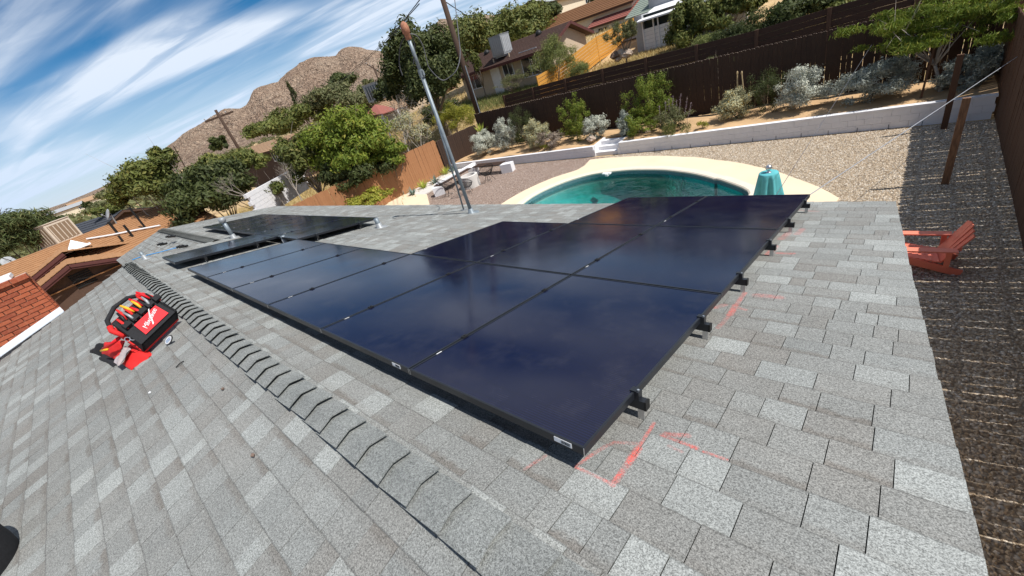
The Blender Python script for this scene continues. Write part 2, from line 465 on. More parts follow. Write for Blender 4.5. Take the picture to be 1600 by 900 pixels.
MAT['plaster'] = simple('pool_plaster', (0.30, 0.46, 0.44), 0.8, 0.22, 2.0, bump=0, use_pos=True)
def watermat():
    t = NT('pool_water'); t.n.remove(t.b)
    tr = t.node('ShaderNodeBsdfTransparent'); tr.inputs[0].default_value = (0.96, 1.0, 1.0, 1)
    gl = t.node('ShaderNodeBsdfGlossy'); gl.inputs['Roughness'].default_value = 0.03; gl.inputs['Color'].default_value = (1, 1, 1, 1)
    b = t.node('ShaderNodeBump'); b.inputs['Strength'].default_value = 0.35; b.inputs['Distance'].default_value = 0.05
    t.l.new(t.noise(t.pos(), 2.6, 4, 0.6, 0.8), b.inputs['Height'])
    fr = t.node('ShaderNodeFresnel'); fr.inputs['IOR'].default_value = 1.34
    t.l.new(b.outputs[0], gl.inputs['Normal']); t.l.new(b.outputs[0], fr.inputs['Normal'])
    mx = t.node('ShaderNodeMixShader'); t.l.new(fr.outputs[0], mx.inputs[0]); t.l.new(tr.outputs[0], mx.inputs[1]); t.l.new(gl.outputs[0], mx.inputs[2])
    va = t.node('ShaderNodeVolumeAbsorption'); va.inputs['Color'].default_value = (0.08, 0.80, 0.78, 1); va.inputs['Density'].default_value = 1.15
    t.l.new(va.outputs[0], t.out.inputs['Volume'])
    t.l.new(mx.outputs[0], t.out.inputs['Surface']); return t.m
MAT['water'] = watermat()
MAT['block_white'] = simple('white_painted_block', (0.74, 0.73, 0.74), 0.8, 0.05, 3, bump=0.3, bscale=30, use_pos=True)
MAT['concrete'] = simple('pale_concrete', (0.60, 0.57, 0.53), 0.9, 0.08, 4, bump=0.3, use_pos=True)
def woodmat(name, col, dark, stretch, per=0.35, rough=0.85):
    t = NT(name); O = t.scale(t.obj(), stretch)
    c = t.mix(t.rng(t.noise(O, 9, 6, 0.65, 0.5), 0.32, 0.68), col, dark)
    c = t.mix(t.math('MULTIPLY', t.rand(), per), c, dark)
    t.bump(t.noise(O, 30, 4), 0.25, 0.01)
    return t.set(c, rough, 0, 0.25)
MAT['picket_dark'] = woodmat('dark_stained_picket', (0.062, 0.036, 0.024), (0.038, 0.023, 0.017), (6, 6, 0.6), 0.5)
MAT['picket_sun_top'] = woodmat('sunlit_picket_end', (0.42, 0.33, 0.26), (0.26, 0.19, 0.15), (6, 6, 1))  # picket tops painted paler to stand for sun on the cut ends
MAT['picket_brown'] = woodmat('brown_stained_picket', (0.115, 0.062, 0.036), (0.08, 0.042, 0.026), (6, 6, 0.6), 0.4)
MAT['picket_cedar'] = woodmat('cedar_picket', (0.42, 0.205, 0.095), (0.30, 0.135, 0.06), (6, 6, 0.6), 0.5)
MAT['board_dark'] = woodmat('weathered_dark_board', (0.085, 0.045, 0.03), (0.04, 0.024, 0.018), (0.6, 6, 6), 0.6)
MAT['board_orange'] = woodmat('fresh_orange_board', (0.62, 0.315, 0.065), (0.50, 0.225, 0.04), (0.6, 0.6, 6), 0.5)
MAT['post_brown'] = woodmat('brown_post', (0.12, 0.065, 0.04), (0.075, 0.042, 0.028), (5, 5, 0.5))
MAT['post_mid'] = woodmat('brown_weathered_post', (0.30, 0.165, 0.09), (0.12, 0.065, 0.04), (5, 5, 0.5))
MAT['pole'] = woodmat('creosoted_pole', (0.085, 0.052, 0.035), (0.05, 0.032, 0.024), (5, 5, 0.3))
MAT['wood_pale'] = woodmat('pale_new_wood', (0.55, 0.42, 0.24), (0.42, 0.30, 0.16), (3, 3, 3))
MAT['bark'] = simple('grey_bark', (0.20, 0.16, 0.125), 0.95, 0.25, 12, bump=0.5)
MAT['bark_pale'] = simple('pale_bare_twigs', (0.38, 0.33, 0.28), 0.95, 0.2, 12)
MAT['cable'] = simple('black_cable', (0.02, 0.02, 0.022), 0.6, 0.1, bump=0)
MAT['cable_grey'] = simple('grey_wire', (0.30, 0.31, 0.33), 0.5, 0.1, bump=0)
MAT['cable_mid'] = simple('dull_grey_wire', (0.10, 0.10, 0.11), 0.5, 0.1, bump=0)
MAT['cable_blue'] = simple('blue_cable', (0.05, 0.28, 0.60), 0.5, 0.1, bump=0)
MAT['brick'] = None
def brickmat(name, a, b, c3):
    t = NT(name); c = t.mix(t.rand(), a, b); c = t.mix(t.rng(t.noise(t.pos(), 30, 5, 0.7), 0.45, 0.8, 0, 0.6), c, c3)
    t.bump(t.noise(t.pos(), 90, 4), 0.3, 0.01); return t.set(c, 0.9, 0, 0.2)
MAT['brick'] = brickmat('red_clay_brick', (0.40, 0.105, 0.048), (0.25, 0.06, 0.032), (0.50, 0.21, 0.12))
MAT['mortar'] = simple('pale_mortar', (0.46, 0.32, 0.24), 0.95, 0.12)
MAT['flash_white'] = simple('white_roof_sealant', (0.78, 0.78, 0.78), 0.6, 0.05)
MAT['flash_blue'] = simple('galvanised_flashing', (0.50, 0.56, 0.62), 0.45, 0.08, metal=0.4)
def roofmat(name, col, dark, per=0.0, course=0.16):
    t = NT(name); P = t.pos()
    c = t.mix(t.rng(t.noise(P, 5, 6, 0.7), 0.3, 0.7), col, dark)
    c = t.mix(t.math('MULTIPLY', t.rand(), 0.5), c, dark)
    c = t.mix(t.rng(t.noise(P, 40, 3, 0.7), 0.4, 0.7, 0, 0.4), c, mul(dark, 0.8))
    t.bump(t.noise(P, 30, 4, 0.7), 0.5, 0.02); return t.set(c, 0.93, 0, 0.15)
MAT['roof_orange'] = roofmat('orange_brown_shingle', (0.45, 0.245, 0.122), (0.32, 0.165, 0.08))
MAT['roof_brown'] = roofmat('dark_brown_shingle', (0.105, 0.062, 0.05), (0.065, 0.04, 0.033))
MAT['roof_tan'] = roofmat('tan_shingle', (0.46, 0.30, 0.18), (0.36, 0.23, 0.14))
MAT['roof_rust'] = roofmat('rust_brown_shingle', (0.24, 0.115, 0.055), (0.16, 0.08, 0.04))
MAT['roof_red'] = roofmat('faded_red_shingle', (0.34, 0.12, 0.095), (0.27, 0.10, 0.08))
MAT['roof_sage'] = roofmat('sage_grey_shingle', (0.27, 0.31, 0.26), (0.21, 0.245, 0.21))
MAT['roof_slate'] = roofmat('slate_roll_roof', (0.075, 0.08, 0.095), (0.055, 0.06, 0.07))
MAT['fascia'] = simple('dark_maroon_fascia', (0.095, 0.032, 0.028), 0.7, 0.12)
MAT['wall_dark'] = simple('brown_painted_siding', (0.085, 0.05, 0.035), 0.9, 0.12)
MAT['wall_beige'] = simple('beige_stucco', (0.50, 0.40, 0.29), 0.95, 0.06, bump=0.4, bscale=50)
MAT['wall_cream'] = simple('cream_stucco', (0.66, 0.58, 0.45), 0.95, 0.06, bump=0.3)
MAT['white'] = simple('white_paint', (0.76, 0.75, 0.74), 0.6, 0.06)
MAT['grey_paint'] = simple('grey_paint', (0.35, 0.36, 0.37), 0.7, 0.08)
MAT['window'] = simple('dark_window_glass', (0.02, 0.028, 0.035), 0.08, 0.2, spec=0.7, bump=0)
MAT['steel'] = simple('galvanised_cooler_steel', (0.30, 0.315, 0.325), 0.5, 0.1, metal=0.3)
MAT['cooler_tan'] = simple('sun_bleached_cooler_paint', (0.60, 0.52, 0.42), 0.6, 0.06)
MAT['pad'] = simple('brown_cooler_pad', (0.24, 0.17, 0.11), 0.95, 0.2, 60)
MAT['asphalt'] = simple('street_asphalt', (0.32, 0.31, 0.30), 0.9, 0.06, use_pos=True)
MAT['chair_coral'] = simple('coral_painted_wood', (0.80, 0.22, 0.14), 0.55, 0.08)
MAT['teal_cloth'] = simple('teal_tablecloth', (0.10, 0.40, 0.43), 0.85, 0.12)
MAT['black_metal'] = simple('black_metal', (0.015, 0.015, 0.015), 0.5, 0.1)
MAT['red_fabric'] = simple('red_fabric', (0.62, 0.022, 0.02), 0.75, 0.1, 30)
MAT['red_logo'] = simple('bright_red_badge', (0.70, 0.012, 0.02), 0.6, 0.03, bump=0)
MAT['black_fabric'] = simple('black_fabric', (0.018, 0.018, 0.02), 0.85, 0.2, 60)
MAT['cap_fabric'] = simple('grey_blue_cap_fabric', (0.33, 0.37, 0.46), 0.9, 0.08, 30)
MAT['yellow'] = simple('yellow_plastic', (0.75, 0.40, 0.02), 0.5, 0.05)
MAT['clear'] = simple('clear_plastic', (0.50, 0.42, 0.40), 0.15, 0.2, spec=0.7)
MAT['rock'] = simple('pale_boulder', (0.42, 0.33, 0.26), 0.95, 0.25, 3, bump=0.6, bscale=10)
MAT['rock_dark'] = simple('brown_boulder', (0.16, 0.11, 0.085), 0.95, 0.25, 3, bump=0.6, bscale=10)
def leafmat(name, a, b, c3, trans=0.25):
    t = NT(name); s = t.node('ShaderNodeSeparateColor'); t.l.new(t.attr('tone'), s.inputs[0])
    c = t.mix(s.outputs[0], a, b); c = t.mix(t.rng(s.outputs[1], 0.75, 1.0), c, c3)
    t.set(c, 0.6, 0, 0.3)
    tl = t.node('ShaderNodeBsdfTranslucent'); cc = t.mix(0.5, c, (0.5, 0.6, 0.05), 'MULTIPLY'); t.l.new(c, tl.inputs[0])
    mx = t.node('ShaderNodeMixShader'); mx.inputs[0].default_value = trans
    t.l.new(t.b.outputs[0], mx.inputs[1]); t.l.new(tl.outputs[0], mx.inputs[2]); t.l.new(mx.outputs[0], t.out.inputs['Surface'])
    return t.m
LEAF = {
 'bright': leafmat('bright_green_leaves', (0.095, 0.145, 0.018), (0.20, 0.255, 0.028), (0.32, 0.30, 0.05)),
 'mid': leafmat('mid_green_leaves', (0.070, 0.090, 0.022), (0.17, 0.19, 0.042), (0.24, 0.22, 0.06)),
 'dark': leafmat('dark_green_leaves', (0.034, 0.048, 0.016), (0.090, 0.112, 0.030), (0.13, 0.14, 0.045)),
 'olive': leafmat('olive_leaves', (0.10, 0.11, 0.045), (0.185, 0.195, 0.08), (0.27, 0.25, 0.12)),
 'yellow': leafmat('yellow_green_leaves', (0.20, 0.21, 0.025), (0.36, 0.36, 0.045), (0.5, 0.42, 0.08)),
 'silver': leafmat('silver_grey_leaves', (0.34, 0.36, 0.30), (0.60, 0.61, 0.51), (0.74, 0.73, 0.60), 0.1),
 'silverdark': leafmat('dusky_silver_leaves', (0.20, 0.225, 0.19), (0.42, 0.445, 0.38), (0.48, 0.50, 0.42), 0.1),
 'silveryellow': leafmat('yellowed_silver_leaves', (0.28, 0.28, 0.17), (0.50, 0.49, 0.30), (0.55, 0.38, 0.10), 0.1),
 'pine': leafmat('pine_needles', (0.055, 0.08, 0.03), (0.12, 0.15, 0.05), (0.20, 0.20, 0.08), 0.1),
 'willow': leafmat('willow_green_leaves', (0.13, 0.155, 0.05), (0.25, 0.28, 0.085), (0.34, 0.33, 0.12)),
 'purple': leafmat('purple_flower_spikes', (0.16, 0.10, 0.14), (0.26, 0.18, 0.22), (0.3, 0.25, 0.2), 0.1),
 'straw': leafmat('dry_straw', (0.36, 0.27, 0.11), (0.58, 0.46, 0.20), (0.66, 0.55, 0.28), 0.15),
 'twig': leafmat('dry_grey_twigs', (0.20, 0.15, 0.11), (0.34, 0.27, 0.21), (0.42, 0.36, 0.30), 0.05),
}

# ================================================================== terrain
def ground_sheet():
    def axis(a, b, inner, step, far):
        xs = list(np.arange(a, b + 1e-6, step))
        d = step
        x = a
        left = []
        while x > -far: d *= 1.22; x -= d; left.append(x)
        x = b; d = step; right = []
        while x < far: d *= 1.22; x += d; right.append(x)
        return np.array(left[::-1] + xs + right)
    xs = axis(-44, 10.4, 0, 0.8, 9000); ys = axis(-7.9, 52.1, 0, 0.8, 9000)
    # make the yard opening land exactly on grid lines
    def snap(a, vals):
        a = a.copy()
        for v in vals: a[np.argmin(abs(a - v))] = v
        return a
    xs = snap(xs, [-20.0, 2.6]); ys = snap(ys, [-4.0, 15.7])
    X, Y = np.meshgrid(xs, ys, indexing='ij')
    rough = np.sin(X * 0.9 + 1.3 * np.sin(Y * 0.7)) * np.cos(Y * 1.1) * 0.05
    outside = (Y > 19.2) | (X < -20.5)
    Z = GZ(X, Y) + np.where(outside & (np.hypot(X, Y) < 90), rough, 0) - 0.003
    nx, ny = len(xs), len(ys)
    idx = np.arange(nx * ny).reshape(nx, ny)
    cx_ = (X[:-1, :-1] + X[1:, 1:]) / 2; cy_ = (Y[:-1, :-1] + Y[1:, 1:]) / 2
    keep = ~((cx_ > -20) & (cx_ < 2.6) & (cy_ > -4.0) & (cy_ < 15.7))
    F = np.stack([idx[:-1, :-1], idx[1:, :-1], idx[1:, 1:], idx[:-1, 1:]], -1)[keep]
    o = mesh_np('ground', np.stack([X, Y, Z], -1).reshape(-1, 3), F.reshape(-1, 4), MAT['sand'], smooth=True)
    tag(o, 'sandy desert soil around the houses', kind='structure')
ground_sheet()

# yard with the pool cut out of it: rings round the pool centre
POOL_IN = [Zp(*q)[:2] for q in [(818, 318), (835, 306), (855, 296), (885, 284), (920, 274), (960, 268.5), (1010, 266), (1060, 269), (1105, 278), (1150, 291), (1180, 303)]]
DECK_OUT = [Zp(*q)[:2] for q in [(780, 323), (800, 310), (830, 294), (865, 279), (900, 268), (912, 262), (922, 251), (970, 247), (1010, 245.5), (1060, 246.5), (1120, 252), (1180, 262), (1240, 280), (1275, 293), (1312, 313)]]
PIN = np.array(POOL_IN); POUT = np.array(DECK_OUT)
PC = np.array([PIN[:, 0].mean() - 0.0, PIN[:, 1].min() - 0.3])
def closed_curve(front, depth, extra):
    """front = seen far arc; the near side, hidden behind the roof edge, is closed with a flatter arc"""
    a, b = front[0], front[-1]; mid = (a + b) / 2
    back = [mid + (b - mid) * math.cos(t) + np.array([0, -depth * math.sin(t)]) for t in np.linspace(0, math.pi, 14)[1:-1]]
    return np.array(list(front) + back)
cin = closed_curve(PIN, 1.9, 0); cout = closed_curve(POUT, 2.9, 0)
def polar(curve, angs):
    d = curve - PC; th = np.unwrap(np.arctan2(d[:, 1], d[:, 0])); r = np.hypot(d[:, 0], d[:, 1])
    th = np.mod(np.arctan2(d[:, 1], d[:, 0]), 2 * math.pi); o = np.argsort(th); th, r = th[o], r[o]
    th = np.concatenate([th - 2 * math.pi, th, th + 2 * math.pi]); r = np.tile(r, 3)
    return np.interp(angs, th, r)
RX0, RX1, RY0, RY1 = -20.0, 2.6, -4.0, 15.7
ang = np.linspace(0, 2 * math.pi, 120, endpoint=False)
corner = [math.atan2(y - PC[1], x - PC[0]) % (2 * math.pi) for x in (RX0, RX1) for y in (RY0, RY1)]
ang = np.unique(np.sort(np.concatenate([ang, corner])))
def rect_r(t):
    c, s_ = np.cos(t), np.sin(t)
    with np.errstate(divide='ignore', invalid='ignore'):
        a = np.where(c > 1e-9, (RX1 - PC[0]) / c, np.where(c < -1e-9, (RX0 - PC[0]) / c, 1e9))
        b = np.where(s_ > 1e-9, (RY1 - PC[1]) / s_, np.where(s_ < -1e-9, (RY0 - PC[1]) / s_, 1e9))
    return np.minimum(a, b)
r_in = polar(cin, ang); r_out = polar(cout, ang)
# light smoothing of the sampled rims
for _ in range(3): r_in = (np.roll(r_in, 1) + 2 * r_in + np.roll(r_in, -1)) / 4
r_cop = r_in + 0.28
r_out = np.maximum(r_out, r_cop + 0.1)
r_rect = rect_r(ang)
def ring_pts(r, z): return np.stack([PC[0] + r * np.cos(ang), PC[1] + r * np.sin(ang), np.full(len(ang), z)], 1)
def ring_mesh(name, rings, mats, kind='structure', label=None, parent=None, cap=False):
    n = len(ang); V = np.concatenate(rings)
    F = [(k * n + i, k * n + (i + 1) % n, (k + 1) * n + (i + 1) % n, (k + 1) * n + i) for k in range(len(rings) - 1) for i in range(n)]
    me = bpy.data.meshes.new(name); fs = [f[::-1] for f in F]
    if cap:
        V = np.concatenate([V, [[PC[0], PC[1], rings[-1][:, 2].mean()]]]); c = len(V) - 1; k = len(rings) - 1
        fs += [(k * n + i, k * n + (i + 1) % n, c) for i in range(n)]
    me.from_pydata([tuple(map(float, p)) for p in V], [], fs); me.materials.append(mats)
    me.polygons.foreach_set('use_smooth', [name == 'pool_basin'] * len(me.polygons))
    o = bpy.data.objects.new(name, me); COL.objects.link(o); tag(o, label, None, None, kind); 
    if parent is not None: o.parent = parent
    return o
# gravel: brown left of the pool, tan right of it -> two meshes split by side
def gravel_part(name, mat, sel, label):
    n = len(ang); A = ring_pts(r_out - 0.05, 0.0); B = ring_pts((r_out + r_rect) / 2, 0.0); Cc = ring_pts(r_rect, 0.0)
    V = np.concatenate([A, B, Cc]); F = []
    for i in range(n):
        if sel(ang[i]):
            j = (i + 1) % n
            for k in range(2): F.append((k * n + i, k * n + j, (k + 1) * n + j, (k + 1) * n + i)[::-1])
    me = bpy.data.meshes.new(name); me.from_pydata([tuple(map(float, p)) for p in V], [], F); me.materials.append(mat)
    o = bpy.data.objects.new(name, me); COL.objects.link(o); tag(o, label, kind='structure')
SPLIT = math.atan2(Zp(905, 235)[1] - PC[1], Zp(905, 262)[0] - PC[0])
is_left = lambda a: SPLIT <= a < math.pi * 1.5
gravel_part('gravel_bed', MAT['gravel_pink'], is_left, 'brown gravel left of the pool')
gravel_part('gravel_yard', MAT['gravel_tan'], lambda a: not is_left(a), 'tan gravel between the pool and the fence')
dk = ring_mesh('pool_deck', [ring_pts(r_cop, 0.045), ring_pts(r_out, 0.045), ring_pts(r_out, -0.06)], MAT['deck'], label='cream deck round the pool')
ring_mesh('pool_coping', [ring_pts(r_in, -0.10), ring_pts(r_in - 0.02, 0.03), ring_pts(r_in + 0.02, 0.058), ring_pts(r_cop - 0.012, 0.058), ring_pts(r_cop - 0.004, 0.03)], MAT['coping'], label='pale coping along the pool rim')
ring_mesh('pool_tile', [ring_pts(r_in - 0.012, -0.30), ring_pts(r_in - 0.012, -0.02)], MAT['tile'], label='dark waterline tile band')
def deep(r, k):
    P = ring_pts(r, 0.0); P[:, 2] = -k * np.interp(P[:, 0], [-9.5, -6.0, -2.5], [1.0, 1.9, 2.3]); return P
ring_mesh('pool_basin', [ring_pts(r_in - 0.01, -0.30), deep(r_in - 0.03, 0.65), deep(r_in - 0.40, 0.92), deep(r_in * .6, 1.0)], MAT['plaster'], label='pale teal plastered pool basin', cap=True)
n_ = len(ang)
tp_w = ring_pts(r_in - 0.014, -0.14); lo_w = [ring_pts(r_in - 0.016, -0.32), deep(r_in - 0.045, 0.64), deep(r_in - 0.43, 0.90), deep(r_in * .58, 0.98)]
Vw = np.concatenate([[[PC[0], PC[1], -0.14]], tp_w] + lo_w + [[[PC[0], PC[1], lo_w[-1][:, 2].mean()]]])
Fw = [(0, 1 + i, 1 + (i + 1) % n_) for i in range(n_)]
for k_ in range(4):
    Fw += [(1 + k_ * n_ + i, 1 + (k_ + 1) * n_ + i, 1 + (k_ + 1) * n_ + (i + 1) % n_, 1 + k_ * n_ + (i + 1) % n_) for i in range(n_)]
Fw += [(len(Vw) - 1, 1 + 4 * n_ + (i + 1) % n_, 1 + 4 * n_ + i) for i in range(n_)]
mew = bpy.data.meshes.new('pool_water'); mew.from_pydata([tuple(map(float, p)) for p in Vw], [], Fw); mew.materials.append(MAT['water'])
ow = bpy.data.objects.new('pool_water', mew); COL.objects.link(ow); tag(ow, 'clear teal pool water', kind='structure')

# loose stones lying proud of the gravel (nobody could count them)
def stones(name, mats, n, sel, size, label):
    base = np.array([(1, 0, 0), (-1, 0, 0), (0, 1, 0), (0, -1, 0), (0, 0, 0.75), (0, 0, -0.4)], float)
    fc = np.array([(0, 2, 4), (2, 1, 4), (1, 3, 4), (3, 0, 4)])
    pts = []
    while len(pts) < n:
        x = RNG.uniform(RX0, RX1, 4000); y = RNG.uniform(1.5, RY1, 4000)
        a = np.mod(np.arctan2(y - PC[1], x - PC[0]), 2 * math.pi); r = np.hypot(x - PC[0], y - PC[1])
        ro = np.interp(a, ang, r_out, period=2 * math.pi)
        ok = (r > ro + 0.05) & ((x > 0.3) | (y > 7.5)) & np.array([sel(q) for q in a]) & ((x > -15) | (RNG.random(4000) < 0.6))
        pts += list(zip(x[ok], y[ok]))
    pts = np.array(pts[:n]); th = RNG.uniform(0, 6.28, n); s = size * RNG.uniform(0.5, 1.3, (n, 3))
    c, s_ = np.cos(th), np.sin(th)
    L = base[None] * s[:, None, :]
    V = np.stack([L[..., 0] * c[:, None] - L[..., 1] * s_[:, None] + pts[:, None, 0], L[..., 0] * s_[:, None] + L[..., 1] * c[:, None] + pts[:, None, 1], L[..., 2] + 0.004], -1)
    tone = np.repeat(RNG.random((n, 1, 4)), 6, axis=1)
    F = (fc[None] + (np.arange(n) * 6)[:, None, None]).reshape(-1, 3)
    t = NT(name + '_stone'); s3 = t.node('ShaderNodeSeparateColor'); t.l.new(t.attr('tone'), s3.inputs[0])
    cc = t.mix(s3.outputs[0], mats[0], mats[1]); cc = t.mix(t.rng(s3.outputs[1], 0.6, 1), cc, mats[2]); t.set(cc, 0.95, 0, 0.2)
    o = mesh_np(name, V.reshape(-1, 3), F, t.m, tone=tone.reshape(-1, 4)); tag(o, label, kind='stuff')
stones('tan_pebbles', TAN, 52000, lambda a: not is_left(a), 0.022, 'loose tan pebbles on the gravel yard')
stones('brown_pebbles', PINK, 30000, is_left, 0.017, 'loose brown pebbles on the gravel left of the pool')

# mountains: terrain rising in the distance, its crest read as elevation over azimuth
SIL = [(60, 340), (75, 334), (110, 313), (135, 303), (160, 292), (176, 283), (190, 278), (215, 262), (240, 245), (262, 230), (285, 213), (300, 204), (318, 193), (335, 183), (352, 172), (380, 173),
       (386, 166), (397, 143), (405, 138), (418, 134), (427, 131), (436, 131), (450, 115), (462, 105), (480, 95), (500, 88), (512, 87), (524, 90), (532, 80), (545, 76), (556, 75), (566, 77),
       (580, 81), (595, 83), (608, 84), (620, 80), (640, 68), (665, 52), (690, 33), (715, 36), (735, 30), (752, 26), (775, 27), (795, 22), (815, 12), (835, 6), (870, -5), (910, -20), (960, -28), (1100, -100)]
def mountains():
    az = []; el = []
    for q in SIL:
        d = ray(*q); az.append(math.atan2(d[1], d[0])); el.append(d[2] / math.hypot(d[0], d[1]))
    az = np.array(az); el = np.array(el); o = np.argsort(az); az, el = az[o], el[o]
    a0, a1 = az[0] - 0.30, az[-1] + 0.35
    na, nr = 900, 240
    A = np.linspace(a0, a1, na); E = np.interp(A, az, el, left=el[0] * 0.9, right=el[-1] * 0.6)
    R0, RC, R1 = 330.0, 900.0, 1500.0
    Rr = np.concatenate([np.linspace(R0, RC, nr), np.linspace(RC, R1, 40)[1:]])
    AA, RR = np.meshgrid(A, Rr, indexing='ij')
    t = (RR - R0) / (RC - R0)
    crest = (CAM[2] + E * RC)[:, None]
    prof = np.where(t <= 1, 0.30 * t + 0.70 * t ** 1.9, 1 - 0.75 * np.clip((RR - RC) / (R1 - RC), 0, 1) ** 1.0)
    from mathutils import noise as mn
    X = CAM[0] + np.cos(AA) * RR; Y = CAM[1] + np.sin(AA) * RR
    # ridged fractal noise with numpy value noise
    def vnoise(x, y, seed):
        r = np.random.default_rng(seed).random((257, 257)); xi = np.floor(x).astype(int); yi = np.floor(y).astype(int)
        fx, fy = x - xi, y - yi; fx = fx * fx * (3 - 2 * fx); fy = fy * fy * (3 - 2 * fy)
        g = lambda i, j: r[np.mod(i, 256), np.mod(j, 256)]
        return (g(xi, yi) * (1 - fx) + g(xi + 1, yi) * fx) * (1 - fy) + (g(xi, yi + 1) * (1 - fx) + g(xi + 1, yi + 1) * fx) * fy
    nz = np.zeros_like(X); nh = np.zeros_like(X)
    for k, (wl_, am) in enumerate([(150, 11), (60, 9.0), (26, 7.0), (12, 5.5), (6, 3.6)]):
        q = vnoise(X / wl_ + 31 * k, Y / wl_ + 17 * k, 11 + k); q = am * ((1 - abs(2 * q - 1)) - 0.5)
        if wl_ > 30: nz += q
        else: nh += q
    amp = np.clip(t * 2.2, 0, 1) * np.clip((crest - 3) / 60, 0.06, 1)
    edge = np.where(abs(t - 1) < 0.25, abs(t - 1) / 0.25, 1) * 0.80 + 0.20
    Z = 3 + (crest - 3) * prof + nz * amp * edge + nh * amp * np.maximum(edge, 0.55) - (1 - np.clip(t * 6, 0, 1)) * 2
    nR = len(Rr); idx = np.arange(na * nR).reshape(na, nR)
    F = np.stack([idx[:-1, :-1], idx[:-1, 1:], idx[1:, 1:], idx[1:, :-1]], -1).reshape(-1, 4)
    mt = NT('rocky_hillside'); P = mt.pos()
    n1 = mt.noise(P, 0.012, 5, 0.6); n2 = mt.noise(P, 0.16, 6, 0.72, 0.4)
    c = mt.mix(mt.rng(n1, 0.35, 0.65), (0.46, 0.325, 0.235), (0.58, 0.44, 0.325))
    wp = mt.node('ShaderNodeVectorMath', operation='ADD'); wv_ = mt.node('ShaderNodeVectorMath', operation='SCALE'); mt.l.new(mt.noise(P, 0.12, 4, 0.6, 0, 1), wv_.inputs[0]); wv_.inputs['Scale'].default_value = 14.0
    mt.l.new(P, wp.inputs[0]); mt.l.new(wv_.outputs[0], wp.inputs[1])
    vd = mt.voro(wp.outputs[0], 0.16, 'DISTANCE_TO_EDGE')
    c = mt.mix(mt.rng(vd, 0.10, 0.0, 0, 0.75), c, (0.16, 0.10, 0.075))
    c = mt.mix(mt.rng(n2, 0.52, 0.62, 0, 0.8), c, (0.17, 0.11, 0.08))
    c = mt.mix(mt.rng(mt.noise(P, 0.30, 4, 0.65), 0.56, 0.68, 0, 0.7), c, (0.54, 0.43, 0.33))
    c = mt.mix(mt.rng(mt.noise(P, 0.45, 3, 0.6), 0.62, 0.70, 0, 0.6), c, (0.12, 0.13, 0.07))
    mt.bump(mt.math('ADD', mt.noise(P, 0.22, 6, 0.75), mt.math('MULTIPLY', vd, 1.2)), 1.0, 7.0); mt.set(c, 0.97, 0, 0.05)
    ob = mesh_np('mountain', np.stack([X, Y, Z], -1).reshape(-1, 3), F, mt.m)
    tag(ob, 'rocky tan desert mountain behind the neighbourhood', kind='structure')
mountains()

# ================================================================== the grey house
house = thing('grey_house', 'near house under the camera with grey shingle roof carrying the solar panels', 'house', (-9, 1, 0))
E_ = 0.160
S_EAVE = 5.03 / CP
def surfR(x, s, lift): return np.stack([x + 0 * s, s * CP + SP * (-ROOF_OFF + lift), PANEL_Z - s * SP + CP * (-ROOF_OFF + lift)], -1)
def surfL(x, s, lift):   # s measured down from the ridge towards -Y
    return np.stack([x + 0 * s, RIDGE_Y - s * CP - SP * lift, RIDGE_Z - s * SP + CP * lift], -1)
WR_Y, WR_Z = 1.16, None
WR_Z = (PANEL_Z * CP - ROOF_OFF - SP * WR_Y) / CP
def surfW(x, s, lift):   # far wing, slope falling away from the pool
    return np.stack([x + 0 * s, WR_Y - s * CP - SP * lift, WR_Z - s * SP + CP * lift], -1)
def rake_x(y): return np.interp(y, [-0.5, 0.26, 0.72, 1.13, 1.73, 2.75, 5.1], [1.09, 1.07, 1.04, 1.01, 0.97, 0.90, 0.755])
pieces = []   # (surf, x0, x1, s_low, s_up, tooth, tone)
def courses(surf, s0, s1, xl, xr, rng_):
    """courses laid between s0 (upper) and s1 (eave); xl/xr give the x limits at a given s"""
    k = 0; s_low = s1
    while s_low > s0 + 0.02:
        s_up = max(s_low - E_, s0)
        sm = (s_low + s_up) / 2
        x = xl(sm) + 0.0; xe = xr(sm) + rng_.uniform(-0.003, 0.003); tooth = rng_.random() < 0.5
        x -= rng_.uniform(0, 0.2) * 0
        while x < xe - 1e-4:
            w = rng_.uniform(0.09, 0.24) if tooth else rng_.uniform(0.09, 0.27)
            if xe - (x + w) < 0.07: w = xe - x
            r = rng_.random()
            L = rng_.uniform(0.45, 1.0) if (tooth and r < 0.36) or r < 0.06 else rng_.uniform(0.0, 0.42)
            last = x + w > xe - 1e-3
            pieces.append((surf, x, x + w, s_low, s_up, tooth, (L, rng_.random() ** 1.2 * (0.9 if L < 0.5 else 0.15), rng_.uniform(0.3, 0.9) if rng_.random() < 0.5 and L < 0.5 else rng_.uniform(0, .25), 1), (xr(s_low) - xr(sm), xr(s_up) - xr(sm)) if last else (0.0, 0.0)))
            x += w; tooth = not tooth if rng_.random() < 0.85 else tooth
        s_low = s_up; k += 1
rg = np.random.default_rng(21)
xlR = lambda s: -11.0 if s * CP < 1.10 else -18.6
courses(surfR, (RIDGE_Y) / CP, S_EAVE, xlR, lambda s: float(rake_x(s * CP)), rg)
courses(surfL, 0.0, 5.0, lambda s: float(np.interp(s, [0, 2.3, 5.0], [-10.75, -9.95, -9.6])), lambda s: 1.1, rg)
courses(surfW, 0.0, 1.6, lambda s: -18.6, lambda s: -10.95, rg)
TEMPL_F = np.array([(0, 1, 2, 3), (4, 5, 1, 0), (5, 6, 2, 1), (7, 4, 0, 3)])
